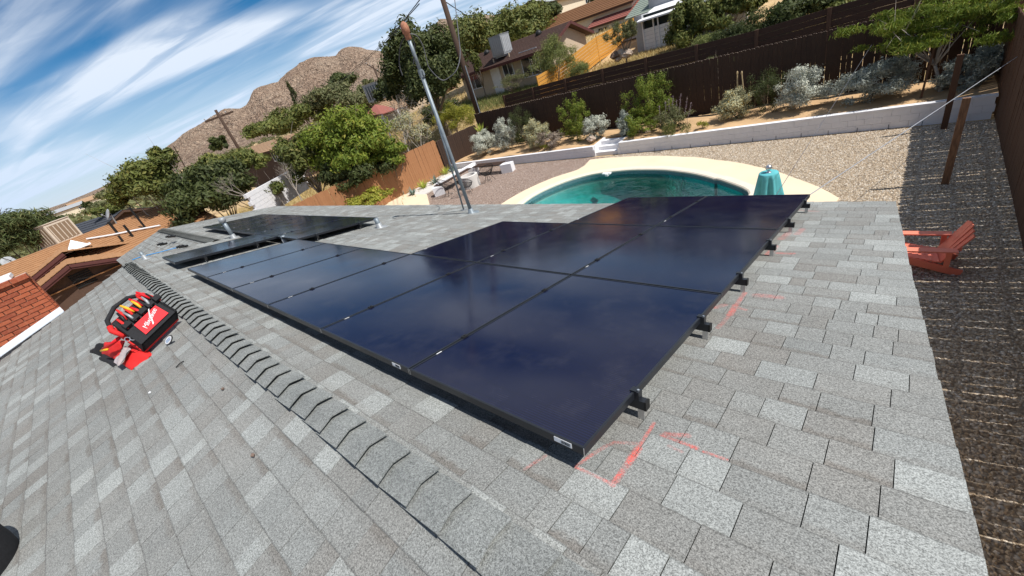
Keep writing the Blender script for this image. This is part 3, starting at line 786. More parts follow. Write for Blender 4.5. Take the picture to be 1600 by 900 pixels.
def piece_geo(pc):
    surf, x0, x1, sl, su, tooth, tone, (dl_, du_) = pc
    t = 0.0085 if tooth else 0.0050
    g = 0.0017
    a = lambda x, s, l: surf(np.array(x), np.array(s), np.array(l))
    return np.array([a(x0 + g, sl, t), a(x1 - g + dl_, sl, t), a(x1 - g + du_, su - 0.006, 0.0015), a(x0 + g, su - 0.006, 0.0015),
                     a(x0 + g, sl, 0.0), a(x1 - g + dl_, sl, 0.0), a(x1 - g + du_, su, -0.001), a(x0 + g, su, -0.001)])
UVF = np.array([[(0, 0), (1, 0), (1, 1), (0, 1)], [(0, 0), (1, 0), (1, 0), (0, 0)], [(1, 0), (1, 1), (1, 1), (1, 0)], [(0, 1), (0, 0), (0, 0), (0, 1)]], float)
def flip_needed(surf): return surf is not surfR
def rank(pc):
    c = pc[0](np.array((pc[1] + pc[2]) / 2), np.array((pc[3] + pc[4]) / 2), np.array(0.0))
    q = ROT @ (c - CAM)
    if q[2] < 0.1: return 1e9
    u, v = 800 + F_PX * q[0] / q[2], 450 + F_PX * q[1] / q[2]
    d = np.linalg.norm(c - CAM)
    if not (-20 < u < 1620 and -20 < v < 920): return 1e6 + d
    hid = pc[0] is surfR and c[0] < -0.15 and c[1] > 0.05          # under the solar panels
    return d + (1e5 if hid else 0) - 0.0
order = sorted(range(len(pieces)), key=lambda i: rank(pieces[i]))
near, rest = order[:298], order[298:]
for i in near:
    pc = pieces[i]; V = piece_geo(pc)
    F = TEMPL_F[:, ::-1] if not flip_needed(pc[0]) else TEMPL_F
    uvs = UVF[:, ::-1] if not flip_needed(pc[0]) else UVF
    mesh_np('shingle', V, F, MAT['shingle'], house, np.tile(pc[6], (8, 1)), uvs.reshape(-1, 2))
Vs, Fs, Ts, Us = [], [], [], []
for k, i in enumerate(rest):
    pc = pieces[i]; Vs.append(piece_geo(pc)); fl = flip_needed(pc[0])
    Fs.append((TEMPL_F if fl else TEMPL_F[:, ::-1]) + 8 * k); Us.append(UVF if fl else UVF[:, ::-1]); Ts.append(np.tile(pc[6], (8, 1)))
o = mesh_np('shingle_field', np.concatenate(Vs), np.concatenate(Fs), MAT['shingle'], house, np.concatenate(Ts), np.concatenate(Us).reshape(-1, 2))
o['kind'] = 'stuff'
# roof deck under the shingles, fascia, walls
mb = MB()
mb.prism([surfR(np.array(a), np.array(b), np.array(-0.006)) for a, b in [(1.03, RIDGE_Y / CP), (0.72, S_EAVE - 0.02), (-18.58, S_EAVE - 0.02), (-18.58, 1.16 / CP), (-10.97, 1.16 / CP), (-10.97, RIDGE_Y / CP)]], (0, 0, -0.10))
mb.prism([surfL(np.array(a), np.array(b), np.array(-0.006)) for a, b in [(1.05, 0.012), (1.05, 4.98), (-9.6, 4.98), (-9.97, 2.3), (-10.7, 0.012)]], (0, 0, -0.10))
mb.prism([surfW(np.array(a), np.array(b), np.array(-0.006)) for a, b in [(-10.99, 0.012), (-10.99, 1.58), (-18.58, 1.58), (-18.58, 0.012)]], (0, 0, -0.10))
mb.build('roof_deck', MAT['underlay'], house)
mb = MB()
mb.box((-8.95, 4.98, 2.415), (19.3, 0.03, 0.16))
mb.bar(surfR(np.array(1.045), np.array(RIDGE_Y / CP), np.array(-0.09)), surfR(np.array(0.745), np.array(S_EAVE - 0.03), np.array(-0.09)), 0.025, 0.15)
mb.bar(surfL(np.array(1.065), np.array(0.0), np.array(-0.09)), surfL(np.array(1.065), np.array(4.97), np.array(-0.09)), 0.025, 0.15)
mb.build('fascia_board', MAT['trim_white'], house)
mb = MB()
mb.box((-5.2, 2.05, 1.2), (11.2, 4.9, 2.4)); mb.box((-5.0, -2.4, 1.25), (11.4, 4.0, 2.3)); mb.box((-14.4, 2.4, 1.2), (7.2, 4.2, 2.4))
mb.prism([(0.55, 4.4, 2.39), (0.55, -4.4, 2.39), (0.55, RIDGE_Y, RIDGE_Z - 0.12)], (-0.15, 0, 0))
mb.build('wall', MAT['stucco_tan'], house)
# ridge caps
def cap_mesh(L=0.262, hw=0.094, thick=0.0075):
    prof = []
    n = 3
    for sgn in (-1, 1): pass
    ys = [-hw, -0.03, 0.0, 0.03, hw]
    zs = [-hw * math.tan(PITCH) + 0.004, -0.03 * math.tan(PITCH) * 1.0 + 0.0075, 0.0085, -0.03 * math.tan(PITCH) + 0.0075, -hw * math.tan(PITCH) + 0.004]
    V = []
    for x, up in ((0.0, 0.033), (-L, 0.001)):        # butt end (towards +x) stands proud
        for z_off in (up, up - thick):
            V += [(x, y, z + z_off + 0.006) for y, z in zip(ys, zs)]
    F = []
    for i in range(4):
        F.append((i, i + 1, 10 + i + 1, 10 + i)[::-1]); F.append((5 + i, 5 + i + 1, i + 1, i)[::-1])
    F.append((5, 0, 10, 15)[::-1]); F.append((4, 9, 19, 14)[::-1])
    me = bpy.data.meshes.new('ridge_cap'); me.from_pydata(V, [], F); me.materials.append(MAT['cap'])
    me.update(); return me
cm = cap_mesh()
x = 1.14; k = 0
hl = root_loc(house)
while x > -10.6:
    o = bpy.data.objects.new('ridge_cap', cm); COL.objects.link(o); o.parent = house
    o.location = Vector([x, RIDGE_Y + rg.normal(0, 0.0035), RIDGE_Z + 0.003]) - Vector([float(a) for a in hl]); o.rotation_euler = (rg.normal(0, 0.008), 0, rg.normal(0, 0.012))
    x -= 0.2045 + rg.normal(0, 0.004)
x = -10.9
while x > -18.4:
    o = bpy.data.objects.new('ridge_cap', cm); COL.objects.link(o); o.parent = house
    o.location = Vector([x, WR_Y, WR_Z + 0.004]) - Vector([float(a) for a in hl]); o.scale = (1, 1.3, 1); x -= 0.205

# ================================================================== solar array
PW, PH = 1.1673, 1.652
GAPX, GAPY = 0.011, 0.014
def panel_parts(root):
    w, h, t = PW - GAPX, PH - GAPY, 0.036
    f = MB(); lip = 0.011
    f.obox((-w, 0, -t), (w, 0, 0), (0, lip, 0), (0, 0, t)); f.obox((-w, h - lip, -t), (w, 0, 0), (0, lip, 0), (0, 0, t))
    f.obox((-w, lip, -t), (lip, 0, 0), (0, h - 2 * lip, 0), (0, 0, t)); f.obox((-lip, lip, -t), (lip, 0, 0), (0, h - 2 * lip, 0), (0, 0, t))
    f.build('frame', MAT['alu_dark'], root, local=True)
    g = MB(); g.obox((-w + lip, lip, -0.012), (w - 2 * lip, 0, 0), (0, h - 2 * lip, 0), (0, 0, 0.0095)); g.build('glass', MAT['pv'], root, local=True)
    b = MB(); b.box((-w / 2, h / 2, -0.02), (w - 0.04, h - 0.04, 0.004)); b.build('backsheet', MAT['rubber'], root, local=True)
    for sx, sy in ((-0.0012, -0.0012), (-w + 0.0012, -0.0012)):
        c = MB(); c.box((sx, sy + 0.0005, -t / 2), (0.0026, 0.0026, t * 0.98)); c.build('corner_key', MAT['alu'], root, local=True)
    s = MB(); s.box((-w + 0.008, 0.21, 0.0008), (0.006, 0.040, 0.0012)); s.build('serial_sticker', MAT['label'], root, local=True)
def panel_root(i, j, label):
    base = np.array([-i * PW, j * PH * CP, PANEL_Z - j * PH * SP])
    o = thing('solar_panel', label, 'solar panel', base, 'black solar panels on the grey roof', rot=(-PITCH, 0, 0)); return o
ordw = ['first', 'second', 'third', 'fourth', 'fifth', 'sixth', 'seventh', 'eighth']
proto = None; panels = []
def new_panel(i, j, label):
    global proto
    if proto is None:
        proto = panel_root(i, j, label); panel_parts(proto); o = proto
    else:
        o = copy_tree(proto); o.location = (-i * PW, j * PH * CP, PANEL_Z - j * PH * SP); o['label'] = label
    panels.append((o, i, j)); return o
for i in range(6): new_panel(i, 0, ['corner panel nearest the camera, beside the pink chalk marks', 'second panel from the chalked corner, in the row along the ridge', 'third panel from the chalked corner, in the row along the ridge', 'fourth panel from the chalked corner in the ridge row, bare roof on its pool side', 'fifth panel from the chalked corner in the ridge row, next to the last one', 'last panel of the long ridge row, next to the gap before the single panel'][i])
for i in range(3): new_panel(i, 1, ['middle row panel at the open edge nearest the house rake, over four rail ends', 'middle panel of the middle row, panels on all four sides', 'inner end panel of the middle row, its far side facing bare roof and mast'][i])
for i in range(2): new_panel(i, 2, ['eave row corner panel in front of the teal covered table', 'eave row panel in front of the pool water with orange reflection'][i])
new_panel(6.87, 0, 'single separate black panel between the long ridge row and the roof ridge end')
for i in range(6): new_panel(6.03 + i, 1, ['far group panel nearest the short grey vent on bare roof', 'second panel of the far group counted from the bare roof', 'third panel of the far group, behind the low vent pipe', 'fourth panel of the far group counted from the bare roof', 'fifth panel of the far group counted from the bare roof', 'last panel of the far group, beside the tree at the roof end'][i])
# stickers with barcode on the front edge
for idx, off in ((0, -0.10), (1, -0.13)):
    r = panels[idx][0]
    s = MB(); s.box((off, -0.0008, -0.016), (0.085, 0.0014, 0.022)); q = s.build('label_sticker', MAT['label'], r, local=True)
    b = MB(); rr = random.Random(3); xx = off - 0.006
    while xx < off + 0.036: ww = rr.uniform(0.0012, 0.0035); b.box((xx, -0.0019, -0.016), (ww, 0.0008, 0.014)); xx += ww + rr.uniform(0.0012, 0.003)
    b.build('barcode', MAT['print'], q, local=True)
# rails with their clamps, feet and end caps
def rail(i0, i1, s, label):
    """a rail along the ridge direction under panels i0..i1 at slope distance s"""
    base = np.array([-i0 * PW, s * CP, PANEL_Z - s * SP])
    r = thing('mounting_rail', label, 'rail', base, 'black mounting rails under the panels', rot=(-PITCH, 0, 0))
    L = (i1 - i0) * PW
    b = MB(); b.obox((-L - 0.03, -0.018, -0.082), (L + 0.075, 0, 0), (0, 0.036, 0), (0, 0, 0.044)); b.build('rail_bar', MAT['alu_dark'], r, local=True)
    e = MB(); e.box((0.050, 0.0, -0.060), (0.010, 0.038, 0.046)); e.build('end_cap', MAT['rubber'], r, local=True)
    e = MB(); e.box((0.006, 0, -0.018), (0.030, 0.034, 0.040)); e.box((-0.006, 0, 0.0035), (0.03, 0.034, 0.005)); e.build('end_clamp', MAT['alu_dark'], r, local=True)
    e = MB(); e.lathe((0.012, 0, 0.002), [(0.0, 0.006), (0.006, 0.006), (0.006, 0.0)], 6); e.build('bolt', MAT['alu'], r, local=True)
    e = MB(); e.obox((0.012, -0.014, -0.135), (0.030, 0, 0), (0, 0.004, 0), (0, 0, 0.054)); e.build('side_bracket', MAT['alu'], r, local=True)
    n = max(2, int(round(L / 1.2)))
    for k in range(n + 1):
        x = -0.10 - (L - 0.2) * k / n
        ft = MB(); ft.obox((x - 0.02, 0.018, -0.139), (0.04, 0, 0), (0, 0.006, 0), (0, 0, 0.088)); ft.obox((x - 0.02, 0.018, -0.139), (0.04, 0, 0), (0, 0.05, 0), (0, 0, 0.006)); ft.build('foot', MAT['alu_dark'], r, local=True)
    cm_ = None
    for k in range(1, int(round(i1 - i0))):
        x = -k * PW + GAPX / 2
        if cm_ is None:
            c = MB(); c.box((0, 0, 0.0045), (0.030, 0.040, 0.006)); c.box((0, 0, -0.018), (0.008, 0.03, 0.04)); c.lathe((0, 0, 0.007), [(0, 0.007), (0.0065, 0.007), (0.0065, 0)], 6)
            cm_ = c.build('mid_clamp', MAT['black_metal'], r, local=True); cm_.location = (x, 0, 0)
        else: share('mid_clamp', cm_, r, (x, 0, 0))
    return r
words = ['nearest the ridge', 'second from the ridge', 'third from the ridge', 'fourth from the ridge', 'fifth from the ridge', 'nearest the eave']
rs = [(0, 6, 0.43), (0, 6, 1.27), (0, 3, PH + 0.40), (0, 3, PH + 1.27), (0, 2, 2 * PH + 0.40), (0, 2, 2 * PH + 1.27)]
for k, (a, b, s) in enumerate(rs): rail(a, b, s, 'black rail end with clamp sticking out of the main array, %s' % words[k])
for k, s in enumerate((0.43, 1.27)): rail(6.87, 7.87, s, 'short rail under the single separate panel, %s side' % ('ridge' if k == 0 else 'eave'))
for k, s in enumerate((PH + 0.35, PH + 1.22)): rail(6.03, 12.03, s, 'rail under the far panel group, %s side' % ('ridge' if k == 0 else 'eave'))

# ================================================================== things on the roof
def roof_thing(name, label, cat, u, v, group=None, side='R', rz=0.0):
    p = Rf(u, v) if side == 'R' else Lf(u, v)
    return thing(name, label, cat, p, group), p
# service mast with weatherhead
mp_ = Rf(737, 333); MT = np.array([mp_[0], mp_[1], mp_[2] + 3.2])
r = thing('service_mast', 'tall grey electrical service mast with orange brown weatherhead on the grey roof', 'mast', mp_)
mb = MB(); mb.tube([mp_ - [0, 0, 0.15], MT - [0, 0, 0.62]], 0.034, 14); mb.build('lower_pipe', MAT['galv'], r, smooth=True)
mb = MB(); mb.tube([MT - [0, 0, 0.64], MT - [0, 0, 0.10]], 0.030, 14); mb.build('upper_pipe', MAT['galv'], r, smooth=True)
mb = MB(); mb.tube([MT - [0, 0, 0.72], MT - [0, 0, 0.60]], 0.045, 14); mb.box(MT + [0.045, 0, -0.66], (0.05, 0.03, 0.07)); mb.build('coupling', MAT['galv'], r)
mb = MB(); mb.lathe(MT - [0, 0, 0.16], [(0.036, 0), (0.048, 0.01), (0.050, 0.09), (0.062, 0.10), (0.066, 0.17), (0.050, 0.23), (0.02, 0.26), (0.0, 0.263)], 16); mb.build('weatherhead', MAT['copper_cap'], r, smooth=True)
mb = MB(); mb.lathe(mp_ + [0, 0, -0.03], [(0.16, 0.0), (0.15, 0.025), (0.06, 0.05), (0.045, 0.13), (0.036, 0.13)], 16); mb.build('flashing_boot', MAT['galv'], r, smooth=True)
bp = Rf(725, 329)
r2 = thing('mast_brace', 'thinner dark brace pipe leaning to the service mast', 'brace', bp)
mb = MB(); mb.tube([bp, mp_ + np.array([0.0, 0, 2.1])], 0.017, 10); mb.build('brace_pipe', MAT['galv'], r2, smooth=True)
mb = MB(); mb.box(bp + [0, 0, 0.01], (0.10, 0.10, 0.03)); mb.build('foot_plate', MAT['steel'], r2)
def wire_at(pts, name, label, mat, rad=0.008, cat='cable', sag=0.0, group=None, n=14):
    P = [np.asarray(p, float) for p in pts]
    if len(P) == 2 and sag:
        P = [P[0] + (P[1] - P[0]) * t - np.array([0, 0, sag * 4 * t * (1 - t)]) for t in np.linspace(0, 1, n)]
    elif len(P) > 2:
        Q = []; Pn = [P[0]] + P + [P[-1]]
        for i in range(1, len(Pn) - 2):
            for t in np.linspace(0, 1, 7)[:-1]:
                a, b, c, d = Pn[i - 1:i + 3]
                Q.append(0.5 * (2 * b + (c - a) * t + (2 * a - 5 * b + 4 * c - d) * t * t + (-a + 3 * b - 3 * c + d) * t ** 3))
        P = Q + [P[-1]]
    mb = MB(); mb.tube(P, rad, 6); o = mb.build(name, mat); tag(o, label, cat, group); return o
mr = float(np.linalg.norm(MT - CAM))
wire_at([MT + [0, 0, -.08], Pr(626, 70, mr), Pr(624, 100, mr), Pr(629, 118, mr * .99)], 'drip_loop', 'short black wire drooping from the left of the weatherhead', MAT['cable'], 0.011)
wire_at([MT + [0, 0, -.08], Pr(642, 55, mr), Pr(648, 72, mr), Pr(646, 100, mr * .99)], 'drip_loop', 'short black wire dropping beside the mast pipe', MAT['cable'], 0.010)
wire_at([MT + [0, 0, -.08], Pr(650, 55, mr), Pr(661, 72, mr), Pr(667, 95, mr), Pr(672, 108, mr), Pr(690, 125, mr), Pr(703, 120, mr), Pr(714, 108, mr * 1.0), Pr(719, 85, mr * 1.05), Pr(716, 50, mr * 1.1), Pr(706, -40, mr * 1.3)], 'service_drop', 'long wire looping from the weatherhead down and up past the wooden pole', MAT['cable_mid'], 0.008)
wire_at([Pr(657, -2, 14), Pr(640, 20, 18), Pr(614, 51, 26), Pr(560, 102, 42), Pr(485, 165, 75)], 'overhead_cable', 'upper dark overhead cable crossing the sky left of the mast', MAT['cable'], 0.013, group='overhead cables')
wire_at([Pr(655, 6, 14), Pr(632, 32, 18), Pr(606, 62, 26), Pr(552, 112, 42), Pr(480, 172, 75)], 'overhead_cable', 'lower dark overhead cable crossing the sky left of the mast', MAT['cable'], 0.013, group='overhead cables')
wire_at([Pr(485, 165, 75), Pr(410, 222, 85), Pr(360, 252, 90)], 'overhead_cable', 'thin cable in front of the green trees below the mountain', MAT['cable'], 0.03)
wire_at([Pr(698, 4, 30), Pr(722, 20, 45), Pr(742, 33, 70)], 'overhead_cable', 'short cable from the big wooden pole across the sky to the right', MAT['cable'], 0.03)
wire_at([Pr(744, 36, 70), Pr(790, 22, 80), Pr(826, 9, 90)], 'overhead_cable', 'thin cable over the broad green trees behind the brown house', MAT['cable'], 0.04)

# vent pipes
def vent(u, v, h, rad, label, capped=True, tilt=(0, 0)):
    p = Rf(u, v); r = thing('vent_pipe', label, 'vent pipe', p, 'vent pipes on the grey roof')
    t = p + np.array([tilt[0], tilt[1], h])
    mb = MB(); mb.tube([p, t], rad, 14); mb.build('pipe', MAT['galv'], r, smooth=True)
    mb = MB(); mb.lathe(p - [0, 0, 0.02], [(rad * 3.2, 0), (rad * 2.8, 0.02), (rad * 1.35, 0.05), (rad * 1.2, 0.12), (rad, 0.12)], 16); mb.build('flashing', MAT['steel'], r, smooth=True)
    if capped:
        mb = MB(); mb.lathe(t - [0, 0, 0.02], [(rad * 0.9, 0), (rad * 1.7, 0.03), (rad * 1.75, 0.09), (rad * 1.2, 0.12), (0, 0.125)], 14); mb.build('rain_cap', MAT['steel'], r, smooth=True)
vent(366, 372, 0.42, 0.045, 'tall grey vent pipe with rain cap between single panel and far panels')
vent(448, 380, 0.16, 0.040, 'short grey vent pipe in the gap behind the single panel', False)
vent(594, 356, 0.20, 0.045, 'short grey vent pipe on bare roof beside the far panel group', False)
vent(228, 405, 0.17, 0.035, 'small grey vent pipe at the far end of the ridge caps', False)
wire_at([Rf(207, 406, .02), Rf(225, 400, .03), Rf(250, 394, .02), Rf(272, 388, .03), Rf(284, 386, .03)], 'blue_cable', 'thin blue cable lying on the far end of the grey roof', MAT['cable_blue'], 0.011)
for (u, v, L_, lab) in ((265, 371, 0.5, 'black clamp hardware left on the far roof end, upper piece'), (252, 383, 0.22, 'small black piece of hardware on the far roof end'), (283, 387, 0.3, 'black connector at the end of the blue cable')):
    p = Rf(u, v, 0.03); mb = MB(); mb.bar(p - [L_ / 2, 0, 0], p + [L_ / 2, 0.1, 0], 0.05, 0.04); mb.box(p + [L_ * .3, 0.02, 0.03], (0.08, 0.08, 0.05)); mb.box(p - [L_ * .3, 0.02, -0.03], (0.06, 0.09, 0.04))
    tag(mb.build('roof_hardware', MAT['rubber']), lab, 'hardware')

# red and black open tool bag
A_ = Lf(238, 556); B_ = Lf(272, 522)
ux = np.array([B_[0] - A_[0], B_[1] - A_[1], B_[2] - A_[2]]); ux = ux / np.linalg.norm(ux)
un = LN.copy(); uw = np.cross(un, ux); uw /= np.linalg.norm(uw)
if uw @ (CAM - A_) > 0: uw = -uw          # uw points away from the camera
lean = math.radians(46); zz_ = np.array([0, 0, 1.0]); hz_ = uw.copy()
un = zz_ * math.cos(lean) + hz_ * math.sin(lean); uw = hz_ * math.cos(lean) - zz_ * math.sin(lean)
tb = thing('tool_bag', 'red and black open tool bag full of hand tools lying on the grey roof', 'tool bag', A_)
TBO = A_ + np.array([0, 0, 0.15])
def tp(a, b, c): return TBO + ux * a + un * b + uw * c
WB, HB, DB = 0.44, 0.40, 0.13
mb = MB()
mb.prism([tp(0, 0, 0), tp(WB, 0, 0.0), tp(WB * .97, HB * .92, -0.02), tp(0.02, HB * .90, -0.02)], uw * 0.03)
mb.prism([tp(0, 0, 0), tp(0.02, HB * .9, -0.02), tp(0.05, HB * .9, DB), tp(0, 0, DB)], ux * 0.025)
mb.prism([tp(WB, 0, 0), tp(WB * .97, HB * .92, -0.02), tp(WB * .97, HB * .92, DB), tp(WB, 0, DB)], -ux * 0.025)
mb.prism([tp(0.0, 0, 0.0), tp(WB, 0, 0.0), tp(WB, 0, DB), tp(0.0, 0, DB)], un * 0.03)
mb.build('body', MAT['black_fabric'], tb)
mb = MB(); mb.prism([tp(0, 0, DB), tp(WB, 0, DB), tp(WB - 0.02, HB * 1.12, DB + .02), tp(0.03, HB * 1.05, DB + .02)], uw * 0.03); mb.build('back_panel', MAT['red_fabric'], tb)
mb = MB(); mb.prism([tp(0.09, 0.035, -0.008), tp(WB - 0.07, 0.035, -0.008), tp(WB - 0.08, HB * .46, -0.028), tp(0.10, HB * .45, -0.028)], -uw * 0.006); bd = mb.build('badge', MAT['red_logo'], tb)
# white script lettering on the badge, with its slanted bolt
def badge_pt(s, t, lift=0.009): return tp(0.10 + s * (WB - 0.19), 0.05 + t * (HB * .38), -0.010 - lift - 0.018 * t)
ft = bpy.data.curves.new('lettering', 'FONT'); ft.body = 'Milwaukee'; ft.size = 0.062; ft.shear = 0.35; ft.extrude = 0.0012; ft.align_x = 'CENTER'; ft.align_y = 'CENTER'; ft.space_character = 0.86; ft.offset = -0.0004
fo = bpy.data.objects.new('lettering_curve', ft)
dg = None
COL.objects.link(fo); bpy.context.view_layer.update()
me = bpy.data.meshes.new_from_object(fo.evaluated_get(bpy.context.evaluated_depsgraph_get()))
bpy.data.objects.remove(fo)
c0 = badge_pt(0.5, 0.45, 0.012); ex = ux * 0.93 + un * 0.37; ex /= np.linalg.norm(ex); ez_ = -uw; ey = np.cross(ez_, ex); 
vt = np.empty(len(me.vertices) * 3); me.vertices.foreach_get('co', vt); vt = vt.reshape(-1, 3)
wv = c0 + vt[:, :1] * ex + vt[:, 1:2] * ey + vt[:, 2:] * ez_ - root_loc(tb)
me.vertices.foreach_set('co', wv.ravel()); me.update(); me.materials.clear(); me.materials.append(MAT['label'])
lo = bpy.data.objects.new('lettering', me); COL.objects.link(lo); lo.parent = bd
mb = MB(); mb.prism([badge_pt(.38, .02, .012), badge_pt(.45, .05, .012), badge_pt(.62, .55, .012), badge_pt(.60, .60, .012)], -uw * .002); mb.prism([badge_pt(.60, .60, .012), badge_pt(.52, .52, .012), badge_pt(.76, .98, .012), badge_pt(.80, .98, .012)], -uw * .002); mb.build('bolt_mark', MAT['label'], bd)
# handle hoop over the top
hp = [tp(0.02, HB * .58, DB * .55), tp(0.00, HB * .92, DB * .62), tp(0.06, HB * 1.22, DB * .66), tp(0.20, HB * 1.38, DB * .68), tp(0.34, HB * 1.34, DB * .66), tp(0.44, HB * 1.12, DB * .62), tp(0.47, HB * .66, DB * .55)]
mb = MB(); mb.tube(hp[1:6], 0.021, 10); mb.build('handle_grip', MAT['black_fabric'], tb, smooth=True)
mb = MB(); mb.tube([hp[0], hp[1], hp[1] * .6 + hp[2] * .4], 0.026, 10); mb.build('handle_strap', MAT['red_fabric'], tb, smooth=True)
mb = MB(); mb.tube([hp[6], hp[5], hp[5] * .6 + hp[4] * .4], 0.026, 10); mb.build('handle_strap', MAT['red_fabric'], tb, smooth=True)
mb = MB(); mb.prism([tp(0.02, HB * .90, -.024), tp(WB - .02, HB * .92, -.024), tp(WB - .03, HB * .99, DB * .1), tp(0.03, HB * .97, DB * .1)], uw * .02); mb.build('divider', MAT['red_fabric'], tb)
rt_ = random.Random(5)
tool_cols = ['red_fabric', 'black_metal', 'red_fabric', 'steel', 'red_fabric', 'yellow', 'red_logo', 'yellow', 'red_logo', 'steel', 'red_fabric', 'red_logo']
for k, cname in enumerate(tool_cols):
    a = 0.05 + k * (WB - 0.10) / 11; d = DB * (0.10 + 0.3 * (k % 3) / 2); h = HB * rt_.uniform(.62, .9); ln_ = rt_.uniform(-.03, .03)
    mb = MB(); d = -0.035 - .012 * (k % 2); b0 = HB * (.50 + .10 * (k % 3)); mb.tube([tp(a, b0, d + .01), tp(a + ln_ * .6, b0 + .07, d - .012), tp(a + ln_, b0 + .14, d - .006)], [0.009, 0.014, 0.010], 8); mb.build('tool_handle', MAT[cname], tb, smooth=True)
for k in range(5):
    a = 0.06 + k * 0.09; mb = MB(); a -= .03; mb.prism([tp(a, HB * .50, -0.058), tp(a + .07, HB * .50, -0.058), tp(a + .065, HB * .66, -0.052), tp(a + .005, HB * .66, -0.052)], uw * .03); mb.build('pocket', MAT['black_fabric'], tb)
mb = MB(); c_ = tp(-0.02, HB * .36, 0.02); mb.tube([c_ + ux * (.02 * math.cos(q)) + un * (.028 * math.sin(q)) - uw * .01 for q in np.linspace(0, 2 * math.pi, 12)], .004, 6); mb.tube([c_ + ux * (.02 * math.cos(q) + .03) + un * (.028 * math.sin(q) - .03) - uw * .015 for q in np.linspace(0, 2 * math.pi, 12)], .004, 6); mb.build('carabiner', MAT['alu'], tb)
# side pouch spilling to the left of the bag
pb = thing('tool_pouch', 'red side pouch with clear pocket spilled open beside the tool bag', 'tool pouch', Lf(205, 578))
P1, P2, P3, P4 = Lf(206, 577, .02), Lf(238, 556, .02), Lf(190, 528, .10), Lf(160, 552, .02)
nn_ = LN
def quilt(name, c4, thick, mat, par):
    a, b, c, d = [np.asarray(q, float) for q in c4]; N = 7; V = []; F = []
    for i in range(N + 1):
        for j in range(N + 1):
            s_, t_ = i / N, j / N; p = (a * (1 - s_) + b * s_) * (1 - t_) + (d * (1 - s_) + c * s_) * t_
            V.append(p + nn_ * (thick * (math.sin(math.pi * s_) * math.sin(math.pi * t_)) ** 0.4 + 0.012 * math.sin(9 * s_ + 7 * t_)))
    for i in range(N):
        for j in range(N): q = i * (N + 1) + j; F.append((q, q + N + 1, q + N + 2, q + 1))
    n0 = len(V); V += [np.asarray(q) for q in (a, b, c, d)]
    mb = MB(); mb.add(V[:n0], F); mb.add([a - nn_ * .0, b, c, d], [(3, 2, 1, 0)]); return mb.build(name, mat, par, smooth=True)
quilt('red_flap', [Lf(206, 579), Lf(240, 555), Lf(212, 533, .1), Lf(178, 560, .06)], .05, MAT['red_fabric'], pb)
quilt('clear_pocket', [Lf(178, 566, .07), Lf(186, 572, .07), Lf(205, 545, .13), Lf(196, 541, .13)], .015, MAT['clear'], pb)
quilt('red_body', [Lf(160, 556), Lf(184, 566), Lf(196, 532, .14), Lf(165, 536, .12)], .06, MAT['red_fabric'], pb)
quilt('black_flap', [Lf(140, 551), Lf(160, 558), Lf(178, 534, .14), Lf(158, 538, .12)], .05, MAT['black_fabric'], pb)
quilt('black_base', [Lf(155, 562), Lf(180, 575), Lf(190, 560, .02), Lf(160, 552, .02)], .03, MAT['black_fabric'], pb)
mb = MB(); mb.tube([Lf(162, 545, .17), Lf(176, 536, .2), Lf(186, 528, .22)], .018, 8); mb.build('tool_handle', MAT['red_logo'], pb, smooth=True)
mb = MB(); mb.tube([Lf(158, 548, .16), Lf(168, 546, .17)], .012, 8); mb.build('tool_handle', MAT['yellow'], pb, smooth=True)
# grey-blue cap lying behind the bag
hc = Lf(229, 486, .10); cp_ = thing('baseball_cap', 'grey blue cap resting at the upper end of the tool bag', 'cap', hc - LN * .1)
mb = MB(); mb.ball(hc, (0.105, 0.10, 0.085), 18, 10); mb.build('crown', MAT['cap_fabric'], cp_, smooth=True)
mb = MB(); 
bd_ = uw * 0.2 + ux * 0.98; bd_ /= np.linalg.norm(bd_); bs_ = np.cross(un, bd_)
arc = [hc + bd_ * (0.09 + 0.075 * math.cos(q)) + bs_ * 0.095 * math.sin(q) - un * (0.02 + 0.02 * math.cos(q)) for q in np.linspace(-1.5, 1.5, 12)]
mb.prism(arc, un * .006); mb.build('brim', MAT['black_fabric'], cp_)
# oval paper tag on the shingles
tg = Lf(267, 533, .03); th_ = thing('oval_tag', 'small white oval tag beside the tool bag', 'tag', tg)
a_t = Lf(272, 527, .06) - Lf(262, 538, .02); a_t /= np.linalg.norm(a_t); b_t = np.cross(LN, a_t) * .55 + LN * .83; TN = np.cross(a_t, b_t)
TN = TN if TN @ (CAM - tg) > 0 else -TN; tg = tg + LN * .02
mb = MB(); mb.prism([tg + a_t * .075 * math.cos(q) + b_t * .035 * math.sin(q) for q in np.linspace(0, 2 * math.pi, 20)[:-1]], TN * .006); mb.build('rim', MAT['black_metal'], th_)
mb = MB(); mb.prism([tg + TN * .007 + a_t * .066 * math.cos(q) + b_t * .028 * math.sin(q) for q in np.linspace(0, 2 * math.pi, 20)[:-1]], TN * .002); mb.build('face', MAT['label'], th_)
for k in range(2):
    mb = MB(); mb.bar(tg + TN * .010 - a_t * .04 + b_t * (-.008 + .014 * k), tg + TN * .010 + a_t * .04 + b_t * (-.008 + .014 * k), .005, .001, up=TN); mb.build('print_line', MAT['cable_blue'], th_)
# black rounded stand-in for an unidentified dark shape, half out of the frame
bb = Lf(-48, 925); bk = thing('black_stand_in', 'black rounded stand-in shape cut off by the left picture edge', 'stand-in', bb)
mb = MB(); mb.ball(bb + [-0.03, 0, 0.24], (0.29, 0.29, 0.58), 28, 18); mb.build('body', MAT['black_fabric'], bk, smooth=True)
mb = MB(); mb.tube([bb + [-0.16, -0.1, 0.47], bb + [-0.12, -0.1, 0.56], bb + [0.0, -0.1, 0.57], bb + [0.05, -0.1, 0.46]], .014, 8); mb.build('top_loop', MAT['black_fabric'], bk, smooth=True)
